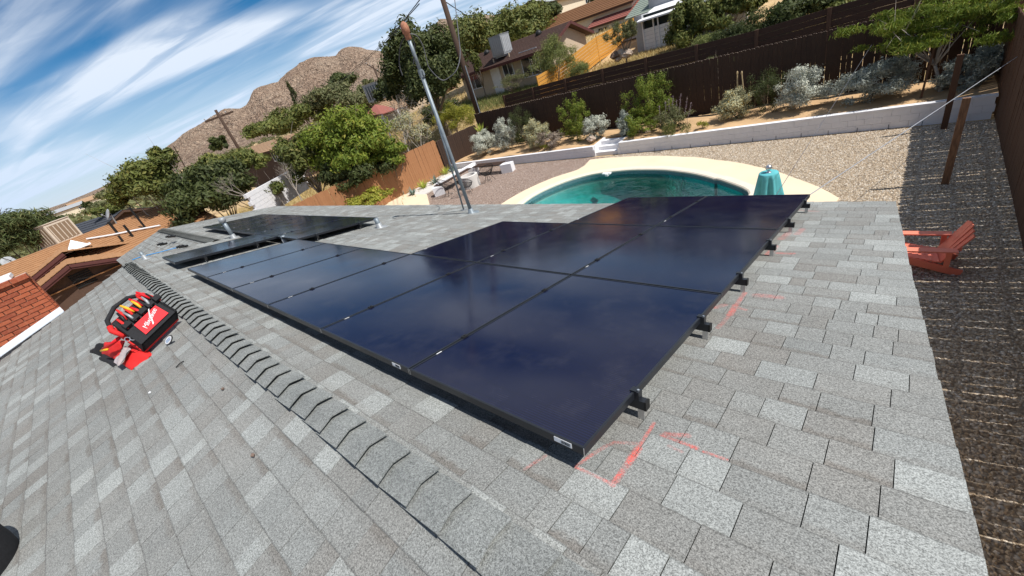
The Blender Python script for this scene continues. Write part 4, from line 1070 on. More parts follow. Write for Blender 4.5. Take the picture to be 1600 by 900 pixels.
# white pool skimmer piece on the rim
sk = Zp(948, 271, .06); mb = MB(); mb.box(sk, (.34, .16, .05)); mb.box(sk + [.05, -.08, -.03], (.12, .12, .08)); tag(mb.build('pool_skimmer', MAT['white']), 'small white skimmer piece at the far rim of the pool', 'skimmer')
# debris specks
for (u, v, s_, m_, lab) in ((395, 712, 0.02, 'rock_dark', 'dark leaf scrap on the left slope'), (348, 608, 0.02, 'rock_dark', 'tiny dark scrap between bag and ridge'), (234, 614, 0.02, 'label', 'tiny white paper scrap below the tool bag')):
    p = Lf(u, v, 0.012); mb = MB(); mb.prism([p + np.array([s_, 0, 0]), p + np.array([0, s_ * .6, 0]), p + np.array([-s_, s_ * .2, 0]), p + np.array([-s_ * .2, -s_ * .5, 0])], (0, 0, .006)); tag(mb.build('scrap', MAT[m_]), lab, 'debris')
sc_ = [Lf(275, 574, .012), Lf(281, 568, .02), Lf(287, 564, .012)]
wire_at(sc_, 'twig', 'thin dark twig on the shingles below the tool bag', MAT['rubber'], 0.005, 'twig')

# ================================================================== fences
def picket_mesh(name, w, h, t, mat, ear=0.03):
    V = [(-w/2, 0, 0), (w/2, 0, 0), (w/2, 0, h - ear), (w/2 - ear, 0, h), (-w/2 + ear, 0, h), (-w/2, 0, h - ear)]
    V += [(x, t, z) for x, _, z in V]; n = 6
    F = [tuple(range(n)), tuple(range(2 * n - 1, n - 1, -1))] + [(i + n, (i + 1) % n + n, (i + 1) % n, i) for i in range(n)]
    me = bpy.data.meshes.new(name); me.from_pydata(V, [], F); me.materials.append(mat); me.materials.append(MAT['picket_sun_top'] if mat.name.startswith('dark') else mat)
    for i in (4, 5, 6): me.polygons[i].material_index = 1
    me.update(); return me
def picket_run(root, p0, p1, z0f, h, w, gapf, t, mat, face, jz=0.012, rails=(0.35, 1.05, 1.75), post_every=2.4, rail_mat=None):
    """pickets from p0 to p1 (xy); face = unit xy direction in which the rails lie behind the pickets"""
    p0, p1 = np.asarray(p0, float), np.asarray(p1, float); d = p1 - p0; L = np.linalg.norm(d); d /= L
    rot = math.atan2(d[1], d[0]); side = np.array([-d[1], d[0]])
    sgn = 1 if side @ np.asarray(face) > 0 else -1
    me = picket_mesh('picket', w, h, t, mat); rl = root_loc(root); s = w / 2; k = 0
    rr = random.Random(int(L * 100))
    while s < L:
        q = p0 + d * s; z = z0f(*q) + rr.uniform(-jz, jz)
        off = 0.0 if sgn > 0 else -t
        q2 = q + side * (off + rr.uniform(-.002, .002))
        o = bpy.data.objects.new('picket', me); COL.objects.link(o); o.parent = root
        o.location = (q2[0] - rl[0], q2[1] - rl[1], z - rl[2]); o.rotation_euler = (rr.uniform(-.004, .004), rr.uniform(-.006, .006), rot)
        s += w + gapf(s, rr); k += 1
    rm = rail_mat or mat
    nseg = max(1, int(L / post_every))
    for hz in rails:
        for j in range(nseg):
            a = p0 + d * (L * j / nseg); b = p0 + d * (L * (j + 1) / nseg - 0.004)
            A = np.array([*(a + side * sgn * (t + 0.022)), z0f(*a) + hz]); B = np.array([*(b + side * sgn * (t + 0.022)), z0f(*b) + hz])
            mb = MB(); mb.bar(A, B, 0.038, 0.085); mb.build('fence_rail', rm, root)
    for j in range(nseg + 1):
        a = p0 + d * (L * j / nseg); a = a + side * sgn * (t + 0.042 + 0.047)
        mb = MB(); mb.box((a[0], a[1], z0f(*p0) + h / 2 - 0.15), (0.09, 0.09, h + 0.1), rot); mb.build('post', rm, root)
bed_z = lambda x, y=0: float(np.interp(x, [-20, -9, 2.6], [0.42, 0.50, 0.62]))
fb = thing('back_fence', 'long dark brown picket fence behind the planting bed, scalloped top in the sun', 'fence', (-8, 18.5, 0.5))
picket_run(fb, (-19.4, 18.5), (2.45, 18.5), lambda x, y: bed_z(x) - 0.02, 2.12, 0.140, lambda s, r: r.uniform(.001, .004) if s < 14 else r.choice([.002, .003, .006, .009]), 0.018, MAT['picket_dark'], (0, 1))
fr_ = thing('side_fence', 'dark brown fence along the right edge, thin light gaps between pickets', 'fence', (2.42, 8, 0))
picket_run(fr_, (2.42, -2.5), (2.42, 18.4), lambda x, y: 0.0, 2.42, 0.143, lambda s, r: r.choice([0.004, 0.006, 0.008, 0.009, 0.011, 0.014]) if r.random() < .93 else 0.024, 0.016, MAT['picket_brown'], (1, 0), rails=(0.45, 1.25, 2.1))
fw = thing('cedar_fence', 'sunlit orange cedar picket fence left of the curved bench', 'fence', (-20, 10, 0))
picket_run(fw, (-20.1, 2.0), (-19.95, 15.3), lambda x, y: 0.02, 2.05, 0.140, lambda s, r: r.uniform(.002, .006), 0.018, MAT['picket_cedar'], (-1, 0))
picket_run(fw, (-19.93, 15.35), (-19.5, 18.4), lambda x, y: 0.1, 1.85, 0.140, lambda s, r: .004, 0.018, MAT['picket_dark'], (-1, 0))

def board_fence(root, segs, height, nb, mat, post_mat, tilt=None, th=0.022, gap=0.006, post=0.10):
    """horizontal boards between consecutive base points"""
    for k in range(len(segs) - 1):
        a, b = np.asarray(segs[k], float), np.asarray(segs[k + 1], float)
        bh = height / nb; d = b - a; dd = d / np.linalg.norm(d); nrm = np.cross(dd, [0, 0, 1.0]); nrm /= np.linalg.norm(nrm)
        for j in range(nb):
            mb = MB(); j0 = random.uniform(-.008, .008)
            mb.obox(a + dd * (post / 2 + .003) + nrm * (j0) + np.array([0, 0, bh * j + gap / 2]), d - dd * (post + .006), nrm * th, np.array([0, 0, bh - gap])); mb.build('board', mat, root)
    for q in segs:
        mb = MB(); mb.box(np.asarray(q, float) + [0, 0, height / 2 - 0.05], (post, post, height + 0.12), math.atan2(segs[1][1] - segs[0][1], segs[1][0] - segs[0][0])); mb.build('post', post_mat, root)
f2 = thing('board_fence', 'weathered horizontal board fence with posts behind the long dark fence', 'fence', (-8, 20.5, 1.2))
tops = {-18.6: 2.93, -13.56: 3.03, -9.24: 3.05, -3.86: 3.02, -1.5: 3.17, 2.6: 3.3}
segs = [(x, 20.5, float(np.interp(x, list(tops), list(tops.values()))) - 1.72) for x in np.linspace(-18.4, 2.8, 10)]
board_fence(f2, segs, 1.72, 8, MAT['board_dark'], MAT['post_brown'], post=0.13)
f3 = thing('orange_fence', 'bright orange new board fence climbing the slope beside the brown house', 'fence', (-16, 28, 2.5))
tp_px = [(838, 119), (866, 103), (894, 85), (931, 57), (962, 41), (993, 26)]
segs = []
for q in tp_px:
    t = Xp(*q, -16.2); segs.append((t[0], t[1], t[2] - 1.55))
# continuous plane x=-16.2, boards follow the slope
board_fence(f3, segs, 1.55, 8, MAT['board_orange'], MAT['board_orange'], post=0.07, gap=0.028)

# ================================================================== planting bed, walls, steps
bed = MB()
xs = np.unique(np.concatenate([np.linspace(-19.9, 2.4, 24), [-9.74, -8.46]])); ys_ = np.array([15.98, 16.3, 16.6, 16.93, 17.3, 17.7, 18.1, 18.62]); V = []; F = []
for i, x in enumerate(xs):
    for j, y in enumerate(ys_): V.append((x, y, bed_z(x) - 0.06 + 0.05 * math.sin(x * 1.7 + y * 2.1) + (0.04 * j / 7)))
for i in range(len(xs) - 1):
    for j in range(7):
        if -9.75 < (xs[i] + xs[i + 1]) / 2 < -8.45 and j < 3: continue
        q = i * 8 + j; F.append((q, q + 8, q + 9, q + 1))
bed.add(V, F); tag(bed.build('planting_bed', MAT['bed_sand'], smooth=True), 'orange sandy planting bed above the white wall', kind='structure')
wl_ = thing('retaining_wall', 'long low white block wall in front of the planting bed, right of the steps', 'wall', (-3, 15.8, 0))
def wall_run(root, x0, x1, y0, y1, ztop, course=0.2, blk=0.40):
    L = x1 - x0; n = int(round(L / blk)); rows = 3
    for r_ in range(rows):
        zb = -0.02 if r_ == 0 else None
        offx = 0 if r_ % 2 == 0 else -blk / 2
        k = 0; x = x0 + offx
        while x < x1 - 0.02:
            a, b = max(x, x0), min(x + blk, x1)
            if b - a > 0.03:
                zt = ztop((a + b) / 2) - 0.055; z0 = zt * r_ / rows; z1 = zt * (r_ + 1) / rows
                mb = MB(); ya = y0 + (y1 - y0) * ((a + b) / 2 - x0) / L
                mb.box(((a + b) / 2, ya + 0.08 + random.uniform(-.0012, .0012), (z0 + z1) / 2), (b - a - 0.004, 0.16, z1 - z0 - 0.004)); mb.build('block', MAT['block_white'], root)
            x += blk
        k += 1
    mb = MB(); zt0, zt1 = ztop(x0), ztop(x1); mb.prism([(x0 - .01, y0 - .02, zt0 - .052), (x1, y1 - .02, zt1 - .052), (x1, y1 - .02, zt1), (x0 - .01, y0 - .02, zt0)], (0, 0.20, 0)); mb.build('coping_cap', MAT['block_white'], root)
wall_run(wl_, -8.45, 2.38, 15.8, 15.8, bed_z)
wl2 = thing('retaining_wall', 'shorter low white block wall from the steps towards the curved bench', 'wall', (-13, 15.6, 0))
wall_run(wl2, -19.9, -9.75, 15.8, 15.8, lambda x: float(np.interp(x, [-19, -9.7], [0.36, 0.47])))
for k in range(14):      # weep slots along the wall foot
    x = -7.6 + k * 0.72; mb = MB(); mb.box((x, 15.795, 0.06), (0.012, 0.012, 0.13)); mb.build('weep_slot', MAT['rubber'], wl_)
st = thing('garden_steps', 'white painted steps set between the two low white walls', 'steps', (-9.1, 15.9, 0))
for k in range(3):
    mb = MB(); mb.box((-9.1, 16.0 + 0.3 * k, (0.16 * (k + 1)) / 2), (1.22, 0.30, 0.16 * (k + 1) - 0.004 * k)); mb.build('step', MAT['block_white'], st)
for x in (-9.73, -8.47):
    mb = MB(); mb.prism([(x - .06, 15.78, 0), (x - .06, 16.9, 0), (x - .06, 16.9, .52), (x - .06, 15.9, .47), (x - .06, 15.78, .30)], (0.11, 0, 0)); mb.build('cheek_wall', MAT['block_white'], st)
# pale edging and patio slab along the cedar fence
eg = [Zp(*q) for q in [(600, 322), (632, 305), (660, 285), (700, 262), (722, 252), (735, 262), (716, 275), (690, 290), (665, 304), (640, 322)]]
mb = MB(); mb.prism([p + np.array([0, 0, .05]) for p in eg], (0, 0, -.1)); tag(mb.build('pale_edging', MAT['concrete']), 'pale concrete edging between cedar fence and gravel', kind='structure')
sl = [Zp(*q) for q in [(596, 330), (622, 306), (668, 306), (674, 330)]]
mb = MB(); mb.prism([p + np.array([0, 0, .09]) for p in sl], (0, 0, -.12)); tag(mb.build('patio_slab', MAT['deck']), 'cream slab at the corner of the gravel', kind='structure')

# ================================================================== seating corner
bn = thing('curved_bench', 'L shaped garden bench of dark planks on white blocks', 'bench', Zp(745, 275))
def bench_block(u, v, dx, dy, rz, h=0.44, name='block'):
    p = Zp(u, v); mb = MB(); mb.box(p + [0, 0, h / 2], (dx, dy, h), rz); mb.build(name, MAT['block_white'], bn); return p
b1 = bench_block(688, 304, 0.55, 0.42, 0.9); b2 = bench_block(742, 272, 0.5, 0.42, 0.5); b3 = bench_block(795, 268, 0.62, 0.42, 0.3)
def plank(a, b, h, off, w=0.16):
    d = (b - a)[:2]; d = d / np.linalg.norm(d); nrm = np.array([-d[1], d[0], 0]) * off
    mb = MB(); mb.bar(a + nrm + [0, 0, h], b + nrm + [0, 0, h], w, 0.04); mb.build('plank', MAT['board_dark'], bn)
for off in (-0.18, 0.0, 0.18):
    plank(b1, b2 - (b2 - b1) * 0.13, 0.465, off); plank(b2 + (b3 - b2) * 0.1, b3 - (b3 - b2) * 0.12, 0.465, off)
mb = MB(); mb.box(b2 + (b1 - b2) * .5 + [-.15, .25, .5], (3.0, .22, .10), math.atan2((b2 - b1)[1], (b2 - b1)[0])); mb.build('back_ledge', MAT['block_white'], bn)
fp = Zp(738, 291); fpt = thing('fire_pit', 'round white fire pit among the black wire chairs', 'fire pit', fp)
mb = MB(); mb.lathe(fp, [(0.46, 0), (0.45, 0.58), (0.42, 0.60), (0.33, 0.60), (0.31, 0.45)], 28); mb.build('ring', MAT['concrete'], fpt, smooth=False)
mb = MB(); mb.lathe(fp + [0, 0, .46], [(0.32, 0), (0.0, 0.01)], 24); mb.build('fire_bed', MAT['rock_dark'], fpt)
def wire_chair(p, rz, label):
    r = thing('wire_chair', label, 'chair', p, 'black wire chairs round the fire pit')
    c, s_ = math.cos(rz), math.sin(rz)
    L = lambda x, y, z: np.asarray(p) + np.array([c * x - s_ * y, s_ * x + c * y, z])
    ring = lambda rad, back, z0, z1: [L(rad * math.cos(q) * 0.95, rad * math.sin(q) + back, z0 + (z1 - z0) * (0.5 + 0.5 * math.sin(q))) for q in np.linspace(0, 2 * math.pi, 22)]
    top_ = ring(0.40, 0.10, 0.42, 0.92); bot = ring(0.16, -0.02, 0.30, 0.34)
    mb = MB(); mb.tube(top_, .014, 6); mb.tube(bot, .011, 6); mb.build('frame', MAT['black_metal'], r)
    mb = MB()
    for i in range(21):
        for q in (0, .5):
            a = np.array(top_[i]) * (1 - q) + np.array(top_[i + 1]) * q; b = np.array(bot[i]) * (1 - q) + np.array(bot[i + 1]) * q
            mb.tube([a, (a + b) / 2 - [0, 0, .05], b], .006, 4)
    o = mb.build('cord_seat', MAT['black_metal'], r)
    for q in (0.4, 1.6, 2.7, 4.7):
        mb = MB(); mb.tube([L(.14 * math.cos(q), .14 * math.sin(q), .32), L(.33 * math.cos(q), .33 * math.sin(q), 0.0)], .010, 6); mb.build('leg', MAT['black_metal'], r)
wire_chair(Zp(705, 304), 2.4, 'black wire chair nearest the bench end, left of the fire pit')
wire_chair(Zp(733, 302), 3.3, 'black wire chair partly behind the mast pipe, in front of the fire pit')
wire_chair(Zp(765, 283), 4.2, 'black wire chair right of the fire pit near the pool')

# teal-covered round table with a silver ball on it
tbp = Zp(1200, 290, 0.35) * 1.0; tbp[2] = 0.046; q_ = Zp(1201, 272, 0.93); tbp[0], tbp[1] = q_[0], q_[1]
tt = thing('garden_table', 'small round pedestal table hidden under a teal cloth by the pool', 'table', tbp)
mb = MB(); mb.lathe(tbp + [0, 0, .88], [(0.0, .022), (.18, .022), (.18, 0), (0, 0)], 24); mb.build('table_top', MAT['concrete'], tt)
mb = MB(); mb.tube([tbp, tbp + [0, 0, .89]], .04, 10); mb.build('pedestal', MAT['black_metal'], tt)
mb = MB(); mb.lathe(tbp, [(.26, 0), (.25, .03), (.05, .06)], 20); mb.build('foot', MAT['black_metal'], tt)
ct = MB(); n = 72; prof = [(0.0, .925), (.10, .926), (.195, .924), (.208, .905)] + [(.208 + .12 * (i / 10) ** 1.1, .905 - .83 * i / 10) for i in range(1, 11)]
V = []; F = []
for i, (rad, z) in enumerate(prof):
    fold = max(0, (i - 3) / 10) ** .45
    for j in range(n):
        a = 2 * math.pi * j / n; rr = rad * (1 + fold * (0.22 * math.cos(8 * a + 1.3) + 0.10 * math.cos(13 * a + .4)))
        V.append(tbp + [rr * math.cos(a), rr * math.sin(a), z])
for i in range(len(prof) - 1):
    for j in range(n): F.append((i * n + j, i * n + (j + 1) % n, (i + 1) * n + (j + 1) % n, (i + 1) * n + j)[::-1])
ct.add(V, F); tag(ct.build('tablecloth', MAT['teal_cloth'], smooth=True), 'teal cloth hanging in folds over the small round table', 'tablecloth')
sb = tbp + [0, 0, .928]; sbt = thing('mirror_ball', 'small silver gazing ball standing on the teal cloth', 'ornament', sb)
mb = MB(); mb.lathe(sb, [(.06, 0), (.055, .012), (.025, .03), (.03, .06)], 16); mb.build('stand', MAT['alu'], sbt, smooth=True)
mb = MB(); mb.ball(sb + [0, 0, .115], .07, 18, 12); mb.build('ball', MAT['alu'], sbt, smooth=True)

# coral slatted garden chair (Adirondack shape) facing away from the fence
ac = np.array([1.22, 7.95, 0.0]); at_ = thing('garden_chair', 'coral red slatted wooden garden chair in the fence shade', 'chair', ac)
AA_ = math.radians(186)
def al(x, y, z):
    x, y, z = x * .87, y * .9, z * .87
    return ac + np.array([math.cos(AA_) * x - math.sin(AA_) * y, math.sin(AA_) * x + math.cos(AA_) * y, z])
for k in range(6):      # seat slats, x forward
    x = 0.32 - k * 0.095; mb = MB(); mb.bar(al(x, -.27, .37 - .022 * k), al(x, .27, .37 - .022 * k), .085, .02); mb.build('seat_slat', MAT['chair_coral'], at_)
for k in range(6):      # back slats fanning
    y = -.235 + k * .094; hgt = .93 - .05 * abs(k - 2.5) ** 1.3 / 1.5
    mb = MB(); mb.bar(al(-.22, y * .92, .24), al(-.22 - .36 * .95, y * 1.12, hgt), .082, .02, up=al(1, 0, 0) - ac); mb.build('back_slat', MAT['chair_coral'], at_)
for sy in (-.33, .33):
    mb = MB(); mb.bar(al(.42, sy, .56), al(-.40, sy, .535), .13, .022); mb.build('armrest', MAT['chair_coral'], at_)
    mb = MB(); mb.bar(al(.33, sy * .93, 0), al(.33, sy * .93, .55), .03, .10, up=al(1, 0, 0) - ac); mb.build('front_leg', MAT['chair_coral'], at_)
    mb = MB(); mb.bar(al(.34, sy * .86, .33), al(-.52, sy * .86, .03), .03, .12); mb.build('side_rail', MAT['chair_coral'], at_)
    mb = MB(); mb.bar(al(-.30, sy, .53), al(-.30, sy * .9, .18), .03, .07); mb.build('arm_support', MAT['chair_coral'], at_)
for (x, z) in ((-.26, .27), (-.40, .56)):
    mb = MB(); mb.bar(al(x - .03, -.31, z), al(x - .03, .31, z), .03, .07); mb.build('back_brace', MAT['chair_coral'], at_)

def square_post(base, top_, w, name, label, mat):
    mb = MB(); mb.bar(base, top_, w, w * .6, up=(0, 1, 0)); o = mb.build(name, mat); tag(o, label, 'post'); return o
square_post((1.51, 11.5, 0), (1.54, 11.5, 1.80), 0.12, 'wooden_post', 'nearer brown wooden post in the shade beside the fence', MAT['post_mid'])
square_post((1.48, 15.3, 0), (1.50, 15.3, 1.85), 0.13, 'wooden_post', 'farther brown wooden post standing before the white wall', MAT['picket_brown'])
ev = roof(-.12, S_EAVE - .03, .02); ev2 = roof(-.42, S_EAVE - .03, .02)
wire_at([ev, (2.38, 14.5, 1.76)], 'guy_wire', 'pale taut wire from the roof edge to the side fence', MAT['cable_grey'], 0.0065, 'wire', 0.0, n=2)
wire_at([ev2, Yp(1362, 70, 17.0)], 'guy_wire', 'thin wire from the roof edge up to the small tree', MAT['cable_mid'], 0.004, 'wire', 0.0, n=2)
# pale timber frame beyond the side fence
pg = thing('timber_frame', 'pale timber frame standing beyond the side fence at the picture corner', 'frame', (3.1, 15, 0))
for a, b, w in (((2.62, 14.6, 1.7), (2.62, 17.2, 2.25), .09), ((2.62, 17.2, 2.3), (2.62, 17.2, 4.2), .09), ((2.64, 14.6, 1.75), (3.0, 13.2, 1.75), .09), ((2.9, 17.3, 0.3), (2.9, 17.3, 4.2), .12)):
    mb = MB(); mb.bar(a, b, w, w); mb.build('beam', MAT['wood_pale'], pg)

# ================================================================== utility poles
def utility_pole(base, top_, r0, label, arm=True, dirn=(1, 0, 0), ins=True):
    base, top_ = np.asarray(base, float), np.asarray(top_, float)
    r = thing('utility_pole', label, 'utility pole', base, 'wooden utility poles')
    mb = MB(); mb.tube([base, top_], [r0, r0 * .72], 12); mb.build('shaft', MAT['pole'], r, smooth=True)
    if arm:
        d = np.asarray(dirn, float); d = d / np.linalg.norm(d); c = top_ - [0, 0, r0 * 3.5]
        mb = MB(); mb.bar(c - d * r0 * 7.5, c + d * r0 * 7.5, r0 * .8, r0 * .9); mb.build('crossarm', MAT['pole'], r)
        for t in (-.95, -.5, .5, .95):
            mb = MB(); mb.lathe(c + d * r0 * 7.5 * t + [0, 0, r0 * .4], [(r0 * .12, 0), (r0 * .15, r0 * .5), (r0 * .35, r0 * .6), (r0 * .3, r0 * 1.1), (0, r0 * 1.2)], 8); mb.build('insulator', MAT['grey_paint'], r)
    return r
pb_ = Yp(749, 182, 19.3); pt_ = None
# big pole: vertical through its foot, tall enough to leave the frame
utility_pole((pb_[0], pb_[1], 0.6), (pb_[0], pb_[1], 9.5), 0.20, 'big dark wooden utility pole rising out of the frame beside the mast', arm=False)
mb = MB(); mb.tube([(pb_[0] + .22, pb_[1] - .05, .6), (pb_[0] + .18, pb_[1] - .05, 5.2)], .035, 8); mb.build('riser_conduit', MAT['galv'], bpy.data.objects['utility_pole'])
def vert_through(u0, v0, u1, v1, r):     # vertical line through lower pixel at range r, top height at second pixel
    b = Pr(u0, v0, r); d = ray(u1, v1); A_ = np.array([[d[0], 0], [d[1], 0], [d[2], -1.0]]); s, *_ = np.linalg.lstsq(A_, b - CAM, rcond=None); return b, b + [0, 0, s[1]]
b, t = vert_through(384, 250, 336, 172, 75); utility_pole(b - [0, 0, 4], t, 0.26, 'wooden utility pole with crossarm against the mountain on the left', dirn=ray(360, 175) - ray(320, 190))
b, t = vert_through(598, 140, 577, 103, 95); utility_pole(b - [0, 0, 4], t, 0.20, 'small distant utility pole above the red roof, mountain behind', arm=True, dirn=ray(582, 108) - ray(574, 103))
b, t = vert_through(763, 62, 750, 26, 80); utility_pole(b - [0, 0, 5], t, 0.20, 'distant utility pole in the trees behind the brown house', arm=False)
b, t = vert_through(293, 260, 257, 233, 40); mb = MB(); mb.tube([Pr(310, 300, 40), t], [.05, .035], 8); tag(mb.build('antenna_pole', MAT['pole']), 'thin leaning pole rising out of the left trees', 'pole')

# ================================================================== neighbouring houses
def slab(root, quad, th, name, mat):
    mb = MB(); mb.prism(quad, (0, 0, -th)); return mb.build(name, mat, root)
def shingle_roof(root, A, B, C_, D, mat, rows, cols, th=0.03, name='roof_course'):
    """A-B eave, D-C ridge; overlapping courses each its own part"""
    A, B, C_, D = [np.asarray(q, float) for q in (A, B, C_, D)]
    nrm = np.cross(B - A, D - A); nrm /= np.linalg.norm(nrm)
    if nrm[2] < 0: nrm = -nrm
    for r_ in range(rows):
        t0, t1 = r_ / rows, (r_ + 1.15) / rows; t1 = min(t1, 1.0)
        a, b = A + (D - A) * t0, B + (C_ - B) * t0; c, d = B + (C_ - B) * t1, A + (D - A) * t1
        mb = MB(); mb.add([a + nrm * th, b + nrm * th, c + nrm * .004, d + nrm * .004, a, b, c, d], [(0, 1, 2, 3), (4, 5, 1, 0), (5, 6, 2, 1), (6, 7, 3, 2), (7, 4, 0, 3), (7, 6, 5, 4)]); mb.build(name, mat, root)
def window_part(root, p, w, h, axis, depth_dir, mat=None, panes=2):
    """axis = unit along width; depth_dir = outward"""
    p = np.asarray(p, float); ax = np.asarray(axis, float); dd = np.asarray(depth_dir, float); z = np.array([0, 0, 1.0])
    mb = MB()
    for a, sx, sz in ((p, w, .06), (p + z * (h - .06), w, .06)): mb.obox(a, ax * sx, dd * .05, z * sz)
    for a in (p + z * .061, p + ax * (w - .06) + z * .061): mb.obox(a, ax * .06, dd * .05, z * (h - .122))
    if panes > 1: mb.obox(p + ax * (w / 2 - .02) + z * .061, ax * .04, dd * .04, z * (h - .122))
    f = mb.build('window', MAT['white'], root)
    mb = MB(); mb.obox(p + ax * .05 + z * .05, ax * (w - .1), dd * .02, z * (h - .1)); mb.build('pane', MAT['window'], f)
# brown-roofed house
bh = thing('brown_house', 'beige house with dark brown shingle roof and rooftop cooler behind the fences', 'house', (-23.5, 29.3, 2.4))
ex0, ex1, ey0, ey1, ry = -28.9, -18.2, 26.35, 32.3, 29.3; ez, rz_ = 4.58, 5.74
shingle_roof(bh, (ex0, ey0, ez), (ex1, ey0, ez), (ex1, ry, rz_), (ex0, ry, rz_), MAT['roof_brown'], 16, 1)
shingle_roof(bh, (ex0, ey1, ez), (ex1, ey1, ez), (ex1, ry, rz_), (ex0, ry, rz_), MAT['roof_brown'], 16, 1)
mb = MB(); mb.prism([(ex0 + .02, ey0 + .02, ez - .01), (ex0 + .02, ry, rz_ - .012), (ex0 + .02, ey1 - .02, ez - .01), (ex0 + .02, ey1 - .02, ez - .12), (ex0 + .02, ry, rz_ - .14), (ex0 + .02, ey0 + .02, ez - .12)], (ex1 - ex0 - .04, 0, 0)); mb.build('roof_deck', MAT['wall_dark'], bh)
for (a, b) in (((ex1 + .01, ey0, ez - .06), (ex1 + .01, ry, rz_ - .06)), ((ex1 + .01, ry, rz_ - .06), (ex1 + .01, ey1, ez - .06)), ((ex0, ey0 - .012, ez - .08), (ex1, ey0 - .012, ez - .08))):
    mb = MB(); mb.bar(a, b, .03, .19); mb.build('fascia', MAT['fascia'], bh)
mb = MB(); mb.prism([(-18.7, 27.0, 2.0), (-18.7, 31.8, 2.6), (-18.7, 31.8, 4.6), (-18.7, ry, 5.55), (-18.7, 27.0, 4.66)], (-9.7, 0, 0)); mb.build('wall', MAT['wall_beige'], bh)
def on27(u, v): return Yp(u, v, 27.0)
d0 = on27(785, 147); dr = MB(); dr.box((d0[0] - .1, 26.965, 3.4), (0.98, .05, 2.05)); dd_ = dr.build('door', MAT['white'], bh)
mb = MB(); mb.box((d0[0] - .1 + .38, 26.92, 3.35), (.05, .05, .05)); mb.build('handle', MAT['steel'], dd_)
w1 = on27(745, 135); window_part(bh, (w1[0] - .8, 26.995, w1[2] - .2), 1.5, 1.15, (1, 0, 0), (0, -1, 0))
w2 = on27(797, 116); window_part(bh, (w2[0] - .6, 26.995, w2[2] - .1), 1.1, .95, (1, 0, 0), (0, -1, 0))
w3 = on27(822, 115); window_part(bh, (w3[0] - .2, 26.995, w3[2] - .3), 1.7, 1.8, (1, 0, 0), (0, -1, 0))
def cooler(root_or_none, c, dx, dy, dz, rz, name, label, mat_side, mat_pad, louvre=True):
    r = thing(name, label, 'rooftop cooler', c)
    c = np.asarray(c, float)
    mb = MB(); mb.box(c + [0, 0, dz / 2 + .12], (dx, dy, dz), rz); mb.build('cabinet', mat_side, r)
    cz, sz = math.cos(rz), math.sin(rz)
    X = np.array([cz, sz, 0]); Y = np.array([-sz, cz, 0])
    for nrm, tan_, half, wid in ((X, Y, dx / 2, dy), (-X, Y, dx / 2, dy), (Y, X, dy / 2, dx), (-Y, X, dy / 2, dx)):
        p = c + nrm * (half + .003) + [0, 0, .12 + dz * .10]
        mb = MB(); mb.obox(p - tan_ * wid * .42, tan_ * wid * .84, nrm * .012, np.array([0, 0, dz * .78])); pd = mb.build('pad_panel', mat_pad, r)
        n = 5
        for k in range(n):
            q = p + nrm * .014 - tan_ * wid * .40 + tan_ * wid * .84 * (k) / n
            mb = MB(); mb.obox(q, tan_ * wid * .03, nrm * .015, np.array([0, 0, dz * .76])); mb.build('louvre', mat_side, pd)
    mb = MB(); mb.box(c + [0, 0, .06], (dx * .8, dy * .8, .12), rz); mb.build('base_curb', mat_side, r)
    mb = MB(); mb.box(c + [0, 0, dz + .135], (dx * 1.05, dy * 1.05, .03), rz); mb.build('lid', mat_side, r)
    return r
cq = Np(787, 88, (0, ey0, ez), np.cross([1, 0, 0], np.array([0, ry - ey0, rz_ - ez]))); cooler(None, cq, 1.15, 1.15, 1.35, .05, 'rooftop_cooler', 'tall galvanised cooler standing on the dark brown roof', MAT['steel'], MAT['grey_paint'])
for u, v, lab in ((761, 84, 'dark dome vent left of the cooler on the brown roof'), (842, 54, 'dark dome vent near the gable of the brown roof')):
    p = Np(u, v, (0, ey0, ez), np.cross([1, 0, 0], np.array([0, ry - ey0, rz_ - ez]))); mb = MB(); mb.ball(p + [0, 0, .05], (.26, .26, .26), 14, 8); tag(mb.build('dome_vent', MAT['black_metal'], smooth=True), lab, 'roof vent')
for u, v, lab in ((772, 98, 'small pipe stub low on the brown roof, left one'), (777, 92, 'small pipe stub just below the cooler'), (796, 89, 'small pipe stub right of the cooler')):
    p = Np(u, v, (0, ey0, ez), np.cross([1, 0, 0], np.array([0, ry - ey0, rz_ - ez]))); mb = MB(); mb.tube([p, p + [0, 0, .28]], .05, 8); tag(mb.build('roof_pipe', MAT['wall_beige']), lab, 'roof pipe')

# white porch house further right
wh = thing('porch_house', 'white house with screened porch and white awning roof beyond the fences', 'house', (-10, 30, 2.8))
Y0 = 28.5; a0 = Yp(1007, 76, Y0); a1 = Yp(1003, 24, Y0)
X0_, ZB, ZT = a0[0], a0[2] - .1, Yp(1004, 30, Y0)[2]
mb = MB(); mb.box(((X0_ + 3.0), Y0 + .1, ZB + .55), (6.0, .12, 1.25)); mb.build('porch_wall', MAT['white'], wh)
for k in range(5):
    mb = MB(); mb.box((X0_ + 3.0, Y0 + .032, ZB + .12 + .22 * k), (5.98, .012, .012)); mb.build('siding_board', MAT['grey_paint'], wh)
mb = MB(); mb.box((X0_ + 3.0, Y0 + .25, ZB + 1.5), (5.9, .02, .9)); mb.build('porch_screen', MAT['window'], wh)
for k, x in enumerate((0.04, .75, 1.05, 2.1, 3.6, 5.0)):
    mb = MB(); mb.box((X0_ + x, Y0 + .0, (ZB + ZT) / 2), (.07, .07, ZT - ZB)); mb.build('porch_post', MAT['white'], wh)
mb = MB(); mb.prism([(X0_ - .2, Y0 - .35, ZT - .05), (X0_ + 6.2, Y0 - .35, ZT - .05), (X0_ + 6.2, Y0 + 2.8, ZT + .45), (X0_ - .2, Y0 + 2.8, ZT + .45)], (0, 0, -.08)); mb.build('awning_roof', MAT['white'], wh)
